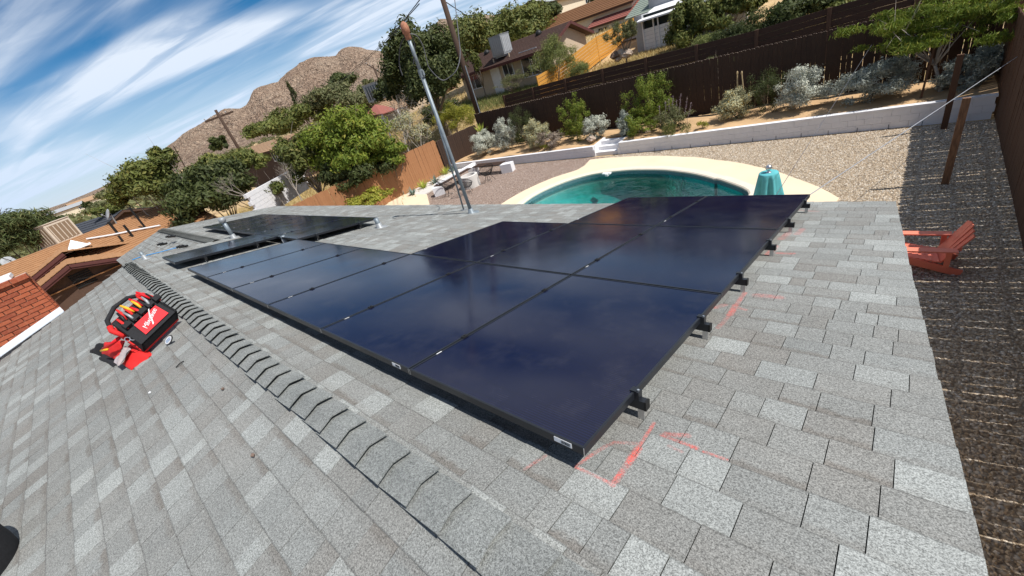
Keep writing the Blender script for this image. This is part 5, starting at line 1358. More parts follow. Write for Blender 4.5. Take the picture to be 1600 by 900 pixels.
mb = MB(); mb.box((X0_ + 2.6, Y0 + 5.2, ZB + 1.4), (6.4, 5.0, 3.2)); mb.build('wall', MAT['grey_paint'], wh)
mb = MB(); mb.box((X0_ - .28, Y0 + .9, ZB + .9), (.5, 1.5, 2.2)); mb.build('side_wall', MAT['grey_paint'], wh)
s1 = [Yp(983, 22, 31.3), Yp(1046, 4, 31.3)]
shingle_roof(wh, (X0_ - 2.2, Y0 + 2.2, ZT + .25), (X0_ + 6.6, Y0 + 2.2, ZT + .25), (X0_ + 6.6, Y0 + 6.2, ZT + 1.5), (X0_ - 2.2, Y0 + 6.2, ZT + 1.5), MAT['roof_sage'], 12, 1)
shingle_roof(wh, (X0_ - 2.2, Y0 + 10.2, ZT + .25), (X0_ + 6.6, Y0 + 10.2, ZT + .25), (X0_ + 6.6, Y0 + 6.2, ZT + 1.5), (X0_ - 2.2, Y0 + 6.2, ZT + 1.5), MAT['roof_sage'], 12, 1)

# generic gable house given by eave pixels
def gable_house(name, label, cx_, cy_, lx, ly, zg, ze, zr_, roofmat_, wallmat, rz=0.0, rows=8, wins=3, axis='x', cat='house'):
    r = thing(name, label, cat, (cx_, cy_, zg))
    c, s_ = math.cos(rz), math.sin(rz)
    W = lambda x, y, z: np.array([cx_ + c * x - s_ * y, cy_ + s_ * x + c * y, z])
    hx, hy = lx / 2, ly / 2
    for sg in (-1, 1):
        shingle_roof(r, W(-hx, sg * hy, ze), W(hx, sg * hy, ze), W(hx, 0, zr_), W(-hx, 0, zr_), roofmat_, rows, 1, th=.04)
    mb = MB(); mb.prism([W(-hx + .03, -hy + .03, ze - .02), W(-hx + .03, 0, zr_ - .02), W(-hx + .03, hy - .03, ze - .02), W(-hx + .03, hy - .03, ze - .16), W(-hx + .03, 0, zr_ - .2), W(-hx + .03, -hy + .03, ze - .16)], W(lx - .06, 0, 0) - W(0, 0, 0)); mb.build('roof_deck', MAT['wall_dark'], r)
    mb = MB(); mb.prism([W(-hx + .4, -hy + .5, zg - 1), W(-hx + .4, hy - .5, zg - 1), W(-hx + .4, hy - .5, ze), W(-hx + .4, 0, zr_ - .22), W(-hx + .4, -hy + .5, ze)], W(lx - .8, 0, 0) - W(0, 0, 0)); mb.build('wall', wallmat, r)
    for k in range(wins):
        x = -hx + .9 + (lx - 2.6) * k / max(1, wins - 1)
        window_part(r, W(x, -hy + .498, zg + 1.0), 1.1, .95, (c, s_, 0), (s_, -c, 0))
        window_part(r, W(x, hy - .498, zg + 1.0), 1.1, .95, (c, s_, 0), (-s_, c, 0))
    window_part(r, W(hx - .398, -.6, zg + 1.0), 1.2, .95, (-s_, c, 0), (c, s_, 0))
    return r
def gz_(x, y): return float(GZ(x, y))
# rust-brown long house up the slope
q = Pr(905, 25, 50); gable_house('rust_house', 'long low house with rust brown roof up the slope, pale wall', q[0] - 1.5, q[1] + 3, 15, 7, q[2] - 3.3, q[2] - .3, q[2] + .9, MAT['roof_rust'], MAT['wall_cream'], wins=5)
q = Pr(605, 165, 55); gable_house('tan_house', 'tan roofed house with grey cooler left of the big dark tree', q[0] - 2, q[1] + 2, 16, 8, q[2] - 3.0, q[2] - .5, q[2] + .8, MAT['roof_tan'], MAT['wall_beige'], wins=4)
cooler(None, Pr(596, 158, 52) + [0, 0, .1], 1.9, 1.9, 1.7, .4, 'rooftop_cooler', 'grey box cooler on the tan roof left of the mast', MAT['steel'], MAT['window'])
q = Pr(592, 176, 40); rr_ = thing('red_canopy', 'faded red pointed shed roof in front of the tan house', 'shed', q - [0, 0, 2])
apx = Pr(586, 163, 41); cn = [Pr(570, 181, 40), Pr(596, 178, 38), Pr(620, 170, 40), Pr(600, 165, 44)]
for i in range(4):
    a, b = cn[i], cn[(i + 1) % 4]; mb = MB(); mb.prism([a, b, apx], (0, 0, -.06)); mb.build('roof_panel', MAT['roof_red'], rr_)
for a in cn[:3]:
    mb = MB(); mb.tube([a - [0, 0, .06], a - [0, 0, 2.3]], .06, 8); mb.build('post', MAT['white'], rr_)
q = Pr(420, 228, 46); gable_house('flat_tan_house', 'long tan roofed house behind the left trees, seen between branches', q[0] - 1.0, q[1] + 1.0, 13, 6, q[2] - 2.2, q[2] - .25, q[2] + .35, MAT['roof_tan'], MAT['wall_dark'], wins=3)
q = Pr(155, 350, 48); gable_house('slate_house', 'dark slate roofed house beyond the orange roof', q[0], q[1], 7, 6.5, q[2] - 2.4, q[2] - .5, q[2] + .5, MAT['roof_slate'], MAT['wall_dark'], wins=2, rz=.5)
q = Pr(975, 22, 46); gable_house('pink_house', 'small house with faded pink roof behind the white porch house', q[0], q[1] + 3, 8, 6, q[2] - 2.4, q[2] - .2, q[2] + .8, MAT['roof_red'], MAT['white'], wins=2)
hr_ = random.Random(11)
for k, (u, v, r_, lab) in enumerate([(105, 328, 230, 'tiny pale house low on the desert slope, leftmost'), (128, 316, 280, 'tiny pale house on the slope left of the trees, upper one'), (150, 326, 200, 'tiny white roofed house between the trees at left'), (146, 312, 260, 'tiny tan house on the slope below the mountain foot'), (865, 8, 75, 'grey roofed house at the top edge among palms'), (895, 2, 85, 'white roofed house cut by the top edge'), (592, 152, 90, 'pale metal roofed building beyond the grey cooler')]):
    q = Pr(u, v, r_); gable_house('distant_house', lab, q[0], q[1], 11, 7, q[2] - 2.2, q[2] + .2, q[2] + 1.3, MAT['roof_tan'] if k % 2 else MAT['grey_paint'], MAT['wall_cream'], rz=hr_.uniform(0, 3), wins=2, rows=4)
# concrete street beside the orange fence
sp = [(-21.5, 34.5), (-17.0, 34.5), (-13.0, 60), (-17.5, 60)]
mb = MB(); Vv = []; 
N = 24
for i in range(N + 1):
    y = 33 + i * 1.4
    for x in (-17.6 + (y - 33) * .10, -13.0 + (y - 33) * .10): Vv.append((x, y, gz_(x, y) + .09))
mb.add(Vv, [(2 * i, 2 * i + 1, 2 * i + 3, 2 * i + 2) for i in range(N)]); tag(mb.build('street', MAT['asphalt']), 'pale street climbing between the houses', kind='structure')
# dark red car parked by the street
cb = Pr(981, 6, 52); car = thing('parked_car', 'dark red car parked near the top edge by the pink roofed house', 'car', cb - [0, 0, .6])
cL = lambda x, y, z: cb + np.array([x, y, z - .6])
mb = MB(); mb.prism([cL(-2.1, -.85, .3), cL(2.1, -.85, .3), cL(2.15, -.85, .75), cL(1.2, -.85, .9), cL(-1.9, -.85, .95), cL(-2.15, -.85, .7)], (0, 1.7, 0)); mb.build('body', MAT['red_logo'], car)
mb = MB(); mb.prism([cL(-1.5, -.75, .92), cL(1.1, -.75, .92), cL(.5, -.72, 1.4), cL(-1.1, -.72, 1.42)], (0, 1.48, 0)); mb.build('cabin', MAT['window'], car)
for x in (-1.35, 1.35):
    for y in (-.86, .74):
        mb = MB(); mb.lathe(cL(x, y, .33), [(0, 0), (.33, 0), (.33, .14), (0, .14)], 14, axis=(0, 1, 0)); mb.build('wheel', MAT['rubber'], car)

# orange-roofed neighbour at the left
on = thing('orange_house', 'neighbour house with orange brown shingle roof and dark gable at the far left', 'house', (-26, -1.6, 0))
XG = -24.0; ap = Xp(105, 413, XG); TY = 0.335
def gable_roof_x(x0, x1, y, z, wl_, wr_, rows, fas=True, skew=0.0):
    shingle_roof(on, (x1, y + wr_, z - TY * wr_), (x0, y + wr_, z - TY * wr_), (x0, y, z), (x1, y, z), MAT['roof_orange'], rows, 1, th=.035)
    shingle_roof(on, (x0, y - wl_, z - TY * wl_), (x1, y - wl_, z - TY * wl_), (x1, y, z), (x0, y, z), MAT['roof_orange'], rows, 1, th=.035)
    if fas:
        for k, sg, w in (((0, 1, wr_), (1, -1, wl_)) if fas is True else ((1, -1, wl_),)):
            for d, (off, wd) in enumerate(((0.0, .13), (.035, .10))):
                mb = MB(); mb.bar((x0 + .03 - off, y, z - .09 - .10 * d), (x0 + .03 - off, y + sg * w, z - .09 - .10 * d - TY * w), .03, wd, up=(0, 0, 1)); mb.build('fascia', MAT['fascia'], on)
gable_roof_x(XG, XG - 2.6, ap[1], ap[2], 3.2, 3.4, 14)
ap2 = Xp(97, 394, XG - 2.6)
gable_roof_x(XG - 2.62, XG - 12, ap2[1], ap2[2], 6.2, 3.3, 18, fas='left')
mb = MB(); mb.prism([(XG - .5, ap[1] - 2.8, -.2), (XG - .5, ap[1] + 3.0, -.2), (XG - .5, ap[1] + 3.0, ap[2] - .12 - TY * 3.0), (XG - .5, ap[1], ap[2] - .12), (XG - .5, ap[1] - 2.8, ap[2] - .12 - TY * 2.8)], (-2.1, 0, 0)); mb.build('gable_wall', MAT['wall_dark'], on)
mb = MB(); mb.box((XG - 7.5, ap2[1] - 1.2, 1.0), (8.5, 7.6, 2.4)); mb.build('wall', MAT['wall_dark'], on)
vc = Xp(125, 430, XG - .49)
for k in range(7):
    mb = MB(); mb.obox((XG - .49, vc[1] - .35, vc[2] - .45 + .09 * k), (.03, 0, -.015), (0, .7, 0), (0, 0, .045)); mb.build('vent_slat', MAT['rubber'], on)
# main roof across, ridge along y
e0, e1 = Zp(130, 384, 3.75), Zp(255, 330, 3.75)
XR = -31.0; zr0 = 3.62
a_, b_ = Xp(130, 366, XR), Xp(222, 330, XR)
zr0 = (a_[2] + b_[2]) / 2
shingle_roof(on, (XR + 6.6, -6.5, zr0 - 6.6 * TY * .62), (XR + 6.6, 4.2, zr0 - 6.6 * TY * .62), (XR, 4.2, zr0), (XR, -6.5, zr0), MAT['roof_orange'], 22, 1, th=.035)
shingle_roof(on, (XR - 5, -6.5, zr0 - 5 * TY), (XR - 5, 4.2, zr0 - 5 * TY), (XR, 4.2, zr0), (XR, -6.5, zr0), MAT['roof_orange'], 6, 1, th=.035)
orn = np.cross([0, 1, 0], [-6.6, 0, 6.6 * TY * .62]); oq = (XR, 0, zr0)
wq = Np(100, 378, (0, ap2[1], ap2[2]), (0, TY, 1.0)); cooler(None, wq - [0, 0, .1], 1.35, 1.35, 1.15, .55, 'rooftop_cooler', 'large sun bleached louvred cooler on the orange roof', MAT['cooler_tan'], MAT['pad'])
def oroof(u, v): return Np(u, v, oq, orn)
for (u, v, h, rad, lab) in ((186, 367, .75, .06, 'dark pipe on the orange roof, middle of three'), (208, 370, .65, .055, 'dark pipe on the orange roof, lower right one'), (228, 357, 1.2, .05, 'tall thin dark pipe on the orange roof, uppermost'), (193, 378, .35, .05, 'shortest dark pipe on the orange roof')):
    p = oroof(u, v); mb = MB(); mb.tube([p, p + [0, 0, h]], rad, 8); tag(mb.build('roof_pipe', MAT['black_metal']), lab, 'roof pipe')
wire_at([oroof(138, 376) + [0, 0, .1], oroof(175, 370) + [0, 0, .1], oroof(215, 362) + [0, 0, .1], oroof(252, 355) + [0, 0, .1]], 'roof_conduit', 'pale conduit lying along the valley of the orange roof', MAT['label'], .045, 'conduit')
p = Np(122, 388, (0, ap2[1], ap2[2]), (0, TY, 1.0)); mb = MB(); mb.prism([p + [.5, -.5, 0], p + [.5, .5, 0], p + [-.5, .5, 0], p + [-.5, -.5, 0]], (0, 0, .03)); mb.add([p + [.4, -.4, .03], p + [.4, .4, .03], p + [-.4, .4, .03], p + [-.4, -.4, .03], p + [0, 0, .45]], [(0, 1, 4), (1, 2, 4), (2, 3, 4), (3, 0, 4)]); tag(mb.build('pyramid_vent', MAT['white']), 'small white pyramid vent below the bleached cooler', 'roof vent')
def dish(p, rad, aim, label):
    r = thing('satellite_dish', label, 'satellite dish', p); aim = np.asarray(aim, float); aim /= np.linalg.norm(aim)
    c = np.asarray(p) + [0, 0, .55]
    mb = MB(); mb.lathe(c, [(0.001, 0), (rad * .5, rad * .07), (rad, rad * .28), (rad, rad * .30), (rad * .5, rad * .09), (0.001, .02)], 20, axis=aim); mb.build('reflector', MAT['grey_paint'], r, smooth=True)
    mb = MB(); mb.tube([p, c - aim * .05], .03, 8); mb.build('mount', MAT['steel'], r)
    mb = MB(); mb.tube([c - [0, 0, rad * .9], c + aim * rad * 1.1 - [0, 0, rad * .2]], .015, 6); mb.box(c + aim * rad * 1.1 - [0, 0, rad * .2], (.08, .08, .08)); mb.build('feed_arm', MAT['steel'], r)
dish(Np(25, 421, (0, ap2[1], ap2[2]), (0, -TY, 1.0)), .40, (1, .4, .5), 'pale satellite dish on the left slope of the orange roof')
dish(oroof(183, 350), .30, (.2, -1, .7), 'dark satellite dish near the ridge of the orange roof')

# brick chimney at the end of our left slope
chm = thing('brick_chimney', 'red brick chimney with white sealed flashing at the end of the grey roof', 'chimney', (-10.7, -2.4, 3.2))
CX = -10.45; yR = -1.70; yL = -3.6; ztop = 4.29
mb = MB(); mb.box((CX - .36, (yR + yL) / 2, 3.5), (.66, yR - yL - .02, 1.56)); mb.build('mortar_core', MAT['mortar'], chm)
bhh, bl = 0.072, 0.225
row = 0; z = 3.02
while z < ztop - .07:
    y = yR - (bl / 2 if row % 2 else 0.0); first = True
    ys = yR
    while ys > yL + .02:
        ln_ = (bl / 2 if (row % 2 and first) else bl); first = False
        y2 = max(ys - ln_, yL)
        mb = MB(); mb.box((CX - .035 + random.uniform(-.0015, .0015), (ys + y2) / 2, z + bhh / 2), (.10, ys - y2 - .012, bhh - .012)); mb.build('brick', MAT['brick'], chm)
        ys = y2
    # return side facing +y
    mb = MB(); mb.box((CX - .09 - .12, yR + .0, z + bhh / 2), (.22, .05, bhh - .012)); mb.build('brick', MAT['brick'], chm)
    z += bhh; row += 1
for k in range(9):
    y = yR + .03 - .235 * k; mb = MB(); mb.box((CX - .02, y - .11, ztop - .02), (.16, .222, .075)); mb.build('brick', MAT['brick'], chm)
mb = MB(); mb.box((CX - .36, (yR + yL) / 2 - .06, ztop + .05), (.60, yR - yL - .2, .06)); mb.build('crown_slab', MAT['flash_white'], chm)
mb = MB(); mb.box((CX - .36, yR - .75, ztop + .15), (.30, .32, .14)); mb.build('flue', MAT['fascia'], chm)
fl = [Lf(0, 562), Lf(92, 489)]
zA = lambda y: RIDGE_Z + (y - RIDGE_Y) * math.tan(PITCH)
mb = MB(); mb.prism([(CX + .02, yR + .04, zA(yR) - .05), (CX + .02, yL, zA(yL) - .05), (CX + .02, yL, zA(yL) + .12), (CX + .02, yR + .04, zA(yR) + .11)], (.012, 0, 0)); mb.build('sealed_flashing', MAT['flash_white'], chm)
mb = MB(); mb.prism([(CX + .035, yR + .04, zA(yR) + .014), (CX + .035, yL, zA(yL) + .014), (CX + .17, yL, zA(yL) + .014), (CX + .17, yR + .04, zA(yR) + .014)], (0, 0, .006)); mb.build('step_flashing', MAT['flash_blue'], chm)
gd = [Lf(95, 486, -.1)]

# ================================================================== vegetation
def leaves(centres, normals, size, aspect, rng_, droop=0.0, curl=0.25):
    """one bent quad per leaf"""
    n = len(centres)
    nv = normals + rng_.normal(0, 0.75, (n, 3)); nv[:, 2] += 0.25
    nv /= np.linalg.norm(nv, axis=1)[:, None] + 1e-9
    t = rng_.normal(0, 1, (n, 3)); t[:, 2] -= droop * 1.2
    t -= nv * (t * nv).sum(1)[:, None]; t /= np.linalg.norm(t, axis=1)[:, None] + 1e-9
    b = np.cross(nv, t)
    s = (size * rng_.uniform(0.55, 1.35, n))[:, None]
    h = t * s; w = b * s * aspect
    V = np.stack([centres - h, centres + w * .9 - nv * s * .0, centres + h - nv * s * curl, centres - w * .9], 1)
    return V
def crown_cloud(c, R, nclump, nleaf, rng_, fill=0.35, crad=(0.22, 0.42), flat=1.0, low=False):
    """leaf positions gathered in clumps spread through an ellipsoid; returns pos, normal, tone, clump centres"""
    c, R = np.asarray(c, float), np.asarray(R, float)
    d = rng_.normal(0, 1, (nclump, 3)); d /= np.linalg.norm(d, axis=1)[:, None]
    if not low: d[:, 2] = np.where(d[:, 2] < -0.45, -d[:, 2], d[:, 2])
    rad = rng_.uniform(0.30, 1.05, nclump)[:, None] ** 0.8 * (1.0 if low else rng_.uniform(0.8, 1.12, nclump)[:, None])
    cc = c + d * rad * R
    cr = rng_.uniform(*crad, nclump)
    wts = cr ** 2; wts /= wts.sum()
    k = rng_.choice(nclump, nleaf, p=wts)
    e = rng_.normal(0, 1, (nleaf, 3)); e /= np.linalg.norm(e, axis=1)[:, None]
    rr = rng_.uniform(fill, 1.0, nleaf) ** 0.5 * rng_.choice([0.8, 1.0, 1.1, 1.45], nleaf)
    P = cc[k] + e * rr[:, None] * cr[k][:, None] * R * np.array([1, 1, flat])
    nrm = e + 0.6 * (P - c) / R
    tone = np.zeros((nleaf, 4)); ct = rng_.random(nclump)
    tone[:, 0] = np.clip(0.55 * ct[k] + 0.45 * rng_.random(nleaf), 0, 1); tone[:, 1] = rng_.random(nleaf); tone[:, 3] = 1
    return P, nrm, tone, cc
def foliage_obj(name, parts, mat, parent, rng_, size, aspect, droop):
    P = np.concatenate([p[0] for p in parts]); N = np.concatenate([p[1] for p in parts]); T = np.concatenate([p[2] for p in parts])
    V = leaves(P, N, size, aspect, rng_, droop)
    F = np.arange(len(P) * 4).reshape(-1, 4)
    return mesh_np(name, V.reshape(-1, 3), F, mat, parent, np.repeat(T, 4, axis=0))
def limbs(root, base, targets, r0, mat, rng_, fork=0.35, name='limb', twigs=0):
    base = np.asarray(base, float); top_c = np.mean(targets, axis=0)
    hub = base + (top_c - base) * fork; hub[2] = base[2] + (top_c[2] - base[2]) * fork
    mb = MB(); mid = (base + hub) / 2 + rng_.normal(0, .03, 3) * np.linalg.norm(hub - base)
    mb.tube([base - [0, 0, .15], mid, hub], [r0 * 1.2, r0 * .9, r0 * .72], 9); mb.build('trunk', mat, root, smooth=True)
    for t in targets:
        m1 = hub * .55 + t * .45 + rng_.normal(0, .06, 3) * np.linalg.norm(t - hub); 
        mb = MB(); mb.tube([hub - (hub - base) * .03, m1, t], [r0 * .5, r0 * .3, r0 * .08], 6)
        for _ in range(twigs):
            s = rng_.uniform(.3, .95); p = m1 * (1 - s) + t * s; q = p + rng_.normal(0, 1, 3) * np.linalg.norm(t - hub) * .22 + [0, 0, .1]
            mb.tube([p, (p + q) / 2 + rng_.normal(0, .03, 3), q], [r0 * .14, r0 * .09, r0 * .03], 4)
        mb.build(name, mat, root, smooth=True)
def tree(name, label, c, R, leaf, nleaf, size, nclump=30, aspect=.45, droop=0, seed=1, ground=None, trunk=None, bark='bark', cat='tree', group=None, fill=.35, crad=(.22, .42), nl=9, twigs=2, extra=None, flat=1.0, low=False):
    r_ = np.random.default_rng(seed); c = np.asarray(c, float)
    gz0 = float(GZ(c[0], c[1])) if ground is None else ground
    gz0 = min(gz0, c[2] - R[2] * .6)
    root = thing(name, label, cat, (c[0], c[1], gz0), group)
    P, N, T, cc = crown_cloud(c, R, nclump, nleaf, r_, fill, crad, flat, low)
    parts = [(P, N, T)]
    if extra:
        for (ec, eR, en) in extra:
            a = crown_cloud(ec, eR, max(6, nclump // 4), en, r_, fill, (.3, .5), flat); parts.append(a[:3]); cc = np.concatenate([cc, a[3][:3]])
    foliage_obj('crown', parts, LEAF[leaf], root, r_, size, aspect, droop)
    sel = cc[r_.permutation(len(cc))[:nl]]
    limbs(root, (c[0] + r_.normal(0, .05) * R[0], c[1], gz0), sel, trunk or max(.05, R[2] * .055), MAT[bark], r_, twigs=twigs)
    return root
def px_tree(name, label, u, v, rng_m, ru, rv, leaf, n, size, **kw):
    Y_ = kw.pop('Y', None)
    c = Pr(u, v, rng_m) if Y_ is None else Yp(u, v, Y_); depth = float(ROT[2] @ (c - CAM)); k = depth / F_PX
    dz = kw.pop('dz', 1.0)
    return tree(name, label, c, (ru * k, ru * k, rv * k * dz), leaf, n, size, **kw)

# --- shrubs in the planting bed: u, v centre, half width px, half height px, kind
BED = [
 (757, 226, 27, 20, 'silver', 'silvery shrub at the left end of the bed, by the wire chairs', 17.0),
 (789, 210, 18, 21, 'silver', 'narrow silvery shrub left of the dark green bush', 17.3),
 (814, 190, 20, 25, 'dark', 'dark green upright bush between two silvery shrubs at left', 17.6),
 (838, 208, 20, 19, 'silveryellow', 'yellowish silver shrub left of the tall light green bush', 17.0),
 (893, 182, 27, 32, 'bright', 'tall light green bush left of the white steps', 17.3),
 (930, 200, 21, 17, 'silver', 'round silvery shrub beside the white steps', 17.2),
 (1010, 148, 36, 30, 'bright', 'tallest bright green bush with knobbly shoots right of the steps', 17.6),
 (1000, 192, 33, 22, 'bright', 'low bright green bush at the top of the white steps', 16.9),
 (975, 193, 14, 16, 'silverdark', 'small dusky shrub touching the white steps', 16.9),
 (1052, 190, 27, 20, 'olive', 'grey green bush with purple flower spikes over the white wall', 16.8),
 (1148, 163, 28, 20, 'silveryellow', 'rounded shrub with yellow brown tips standing alone on orange soil', 17.3),
 (1198, 138, 27, 31, 'dark', 'dark green bush between the rounded and the silver shrub', 17.6),
 (1252, 139, 34, 31, 'silver', 'big bright silver shrub on the orange soil at right', 17.3),
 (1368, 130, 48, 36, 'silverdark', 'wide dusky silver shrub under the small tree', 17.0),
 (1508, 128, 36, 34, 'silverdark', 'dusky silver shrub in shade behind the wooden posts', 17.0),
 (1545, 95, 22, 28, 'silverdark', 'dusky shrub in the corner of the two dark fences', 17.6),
 (860, 217, 22, 13, 'twig', 'low dry purplish shrub hanging on the white wall', 16.6),
]
for k, (u, v, ru, rv, kind, lab, y) in enumerate(BED):
    c = Yp(u, v, y); dep = float(ROT[2] @ (c - CAM)); kk = dep / F_PX; R = np.array([ru * kk, min(ru * kk, .8), rv * kk * 1.0])
    gz0 = bed_z(c[0]) - .05; tz = c[2] + R[2]; tz = max(tz, gz0 + .3); c[2] = (tz + gz0) / 2 + .02; R[2] = (tz - gz0) / 2; R[:2] *= 1.02
    silver = kind.startswith('silver')
    n = int(2600 + 6200 * R[0] * R[2]) * (2 if silver else 1)
    sz = .036 if silver else (.036 if kind != 'dark' else .034)
    if kind == 'bright': nc_, cr_ = 55, (.12, .22)
    elif silver: nc_, cr_ = 60, (.16, .28)
    elif kind == 'dark': nc_, cr_ = 45, (.14, .30)
    else: nc_, cr_ = 40, (.15, .3)
    tree('shrub', lab, c, R, kind, n, sz, nclump=nc_, crad=cr_, aspect=.42 if kind != 'dark' else .25, seed=100 + k, ground=gz0, trunk=.022, nl=12, twigs=2, cat='shrub', fill=.15, bark='bark', low=True)
# purple flower spikes
sp_root = bpy.data.objects['shrub.009'] if 'shrub.009' in bpy.data.objects else None
for k, (u0, v0, u1, v1) in enumerate([(1040, 190, 1040, 158), (1050, 188, 1052, 150), (1060, 186, 1064, 146), (1068, 190, 1074, 152), (1046, 186, 1045, 155), (1073, 192, 1080, 160), (1032, 192, 1030, 165), (1057, 186, 1057, 156)]):
    a, b = Yp(u0, v0, 16.8), Yp(u1, v1, 16.8)
    mb = MB(); mb.tube([a, b], [.008, .005], 4); fsp = mb.build('flower_stem', MAT['bark_pale'], sp_root)
    r_ = np.random.default_rng(k); n = 60; t = r_.uniform(.35, 1, n)[:, None]; P = a + (b - a) * t + r_.normal(0, .022, (n, 3))
    foliage_obj('flower_spike', [(P, r_.normal(0, 1, (n, 3)), np.c_[r_.random((n, 3)), np.ones(n)])], LEAF['purple'], sp_root, r_, .022, .5, 0)
# trailing green plant over the wall
r_ = np.random.default_rng(77); tr_root = thing('trailing_plant', 'green trailing plant hanging over the white wall', 'plant', (Yp(1060, 200, 15.9)))
pp = []
for k in range(26):
    u0 = r_.uniform(1035, 1080); a = Yp(u0, r_.uniform(190, 203), r_.uniform(15.7, 16.3)); b = a + np.array([r_.normal(0, .06), -.15, -r_.uniform(.08, .42)])
    n = 60; t = r_.random(n)[:, None]; pp.append((a + (b - a) * t + r_.normal(0, .03, (n, 3)), r_.normal(0, 1, (n, 3)), np.c_[r_.random((n, 3)), np.ones(n)]))
foliage_obj('stems', pp, LEAF['mid'], tr_root, r_, .035, .22, 1.0)
for (u, v, lab) in ((850, 225, 'small yellow green tuft on the left white wall'), (1097, 198, 'small yellow green tuft beside the bed edging on the right wall')):
    c = Yp(u, v, 16.4); c[2] = bed_z(c[0]) + .1
    tree('shrub', lab, c, (.28, .2, .13), 'yellow', 500, .03, nclump=10, ground=bed_z(c[0]) - .05, trunk=.01, nl=3, cat='shrub', seed=int(u))
# two thin stalks
for (u0, v0, u1, v1, lab) in ((1152, 146, 1152, 114, 'left thin pale stalk above the rounded shrub'), (1162, 146, 1159, 114, 'right thin pale stalk above the rounded shrub')):
    mb = MB(); mb.tube([Yp(u0, v0, 17.9), Yp(u1, v1, 17.9)], .022, 6); mb.ball(Yp(u1, v1, 17.9), (.035, .035, .07), 8, 5); tag(mb.build('flower_stalk', MAT['wood_pale']), lab, 'stalk')
# small spreading tree at the right end of the bed
def spray_tree(label, c, R, leaf, n, size, seed, base, r0, group=None, nclump=60):
    r_ = np.random.default_rng(seed); root = thing('spreading_tree', label, 'tree', base, group)
    P, N, T, cc = crown_cloud(c, R, nclump, n, r_, .2, (.10, .20), .7)
    foliage_obj('crown', [(P, N, T)], LEAF[leaf], root, r_, size, .16, .9)
    limbs(root, base, cc[r_.permutation(len(cc))[:14]], r0, MAT['bark_pale'], r_, fork=.42, twigs=3)
    return root
cA = Yp(1458, 52, 17.2); spray_tree('light green spreading small tree with thin trunk in the right corner of the bed', cA, (2.05, 1.2, 1.0), 'bright', 15000, .085, 5, (Yp(1466, 172, 17.0)[0], 17.0, .5), .05)
mb = MB(); mb.bar(Yp(1437, 160, 16.7), Yp(1462, 66, 16.9), .07, .05); tag(mb.build('tree_stake', MAT['picket_brown']), 'brown stake leaning beside the small tree trunk', 'stake')

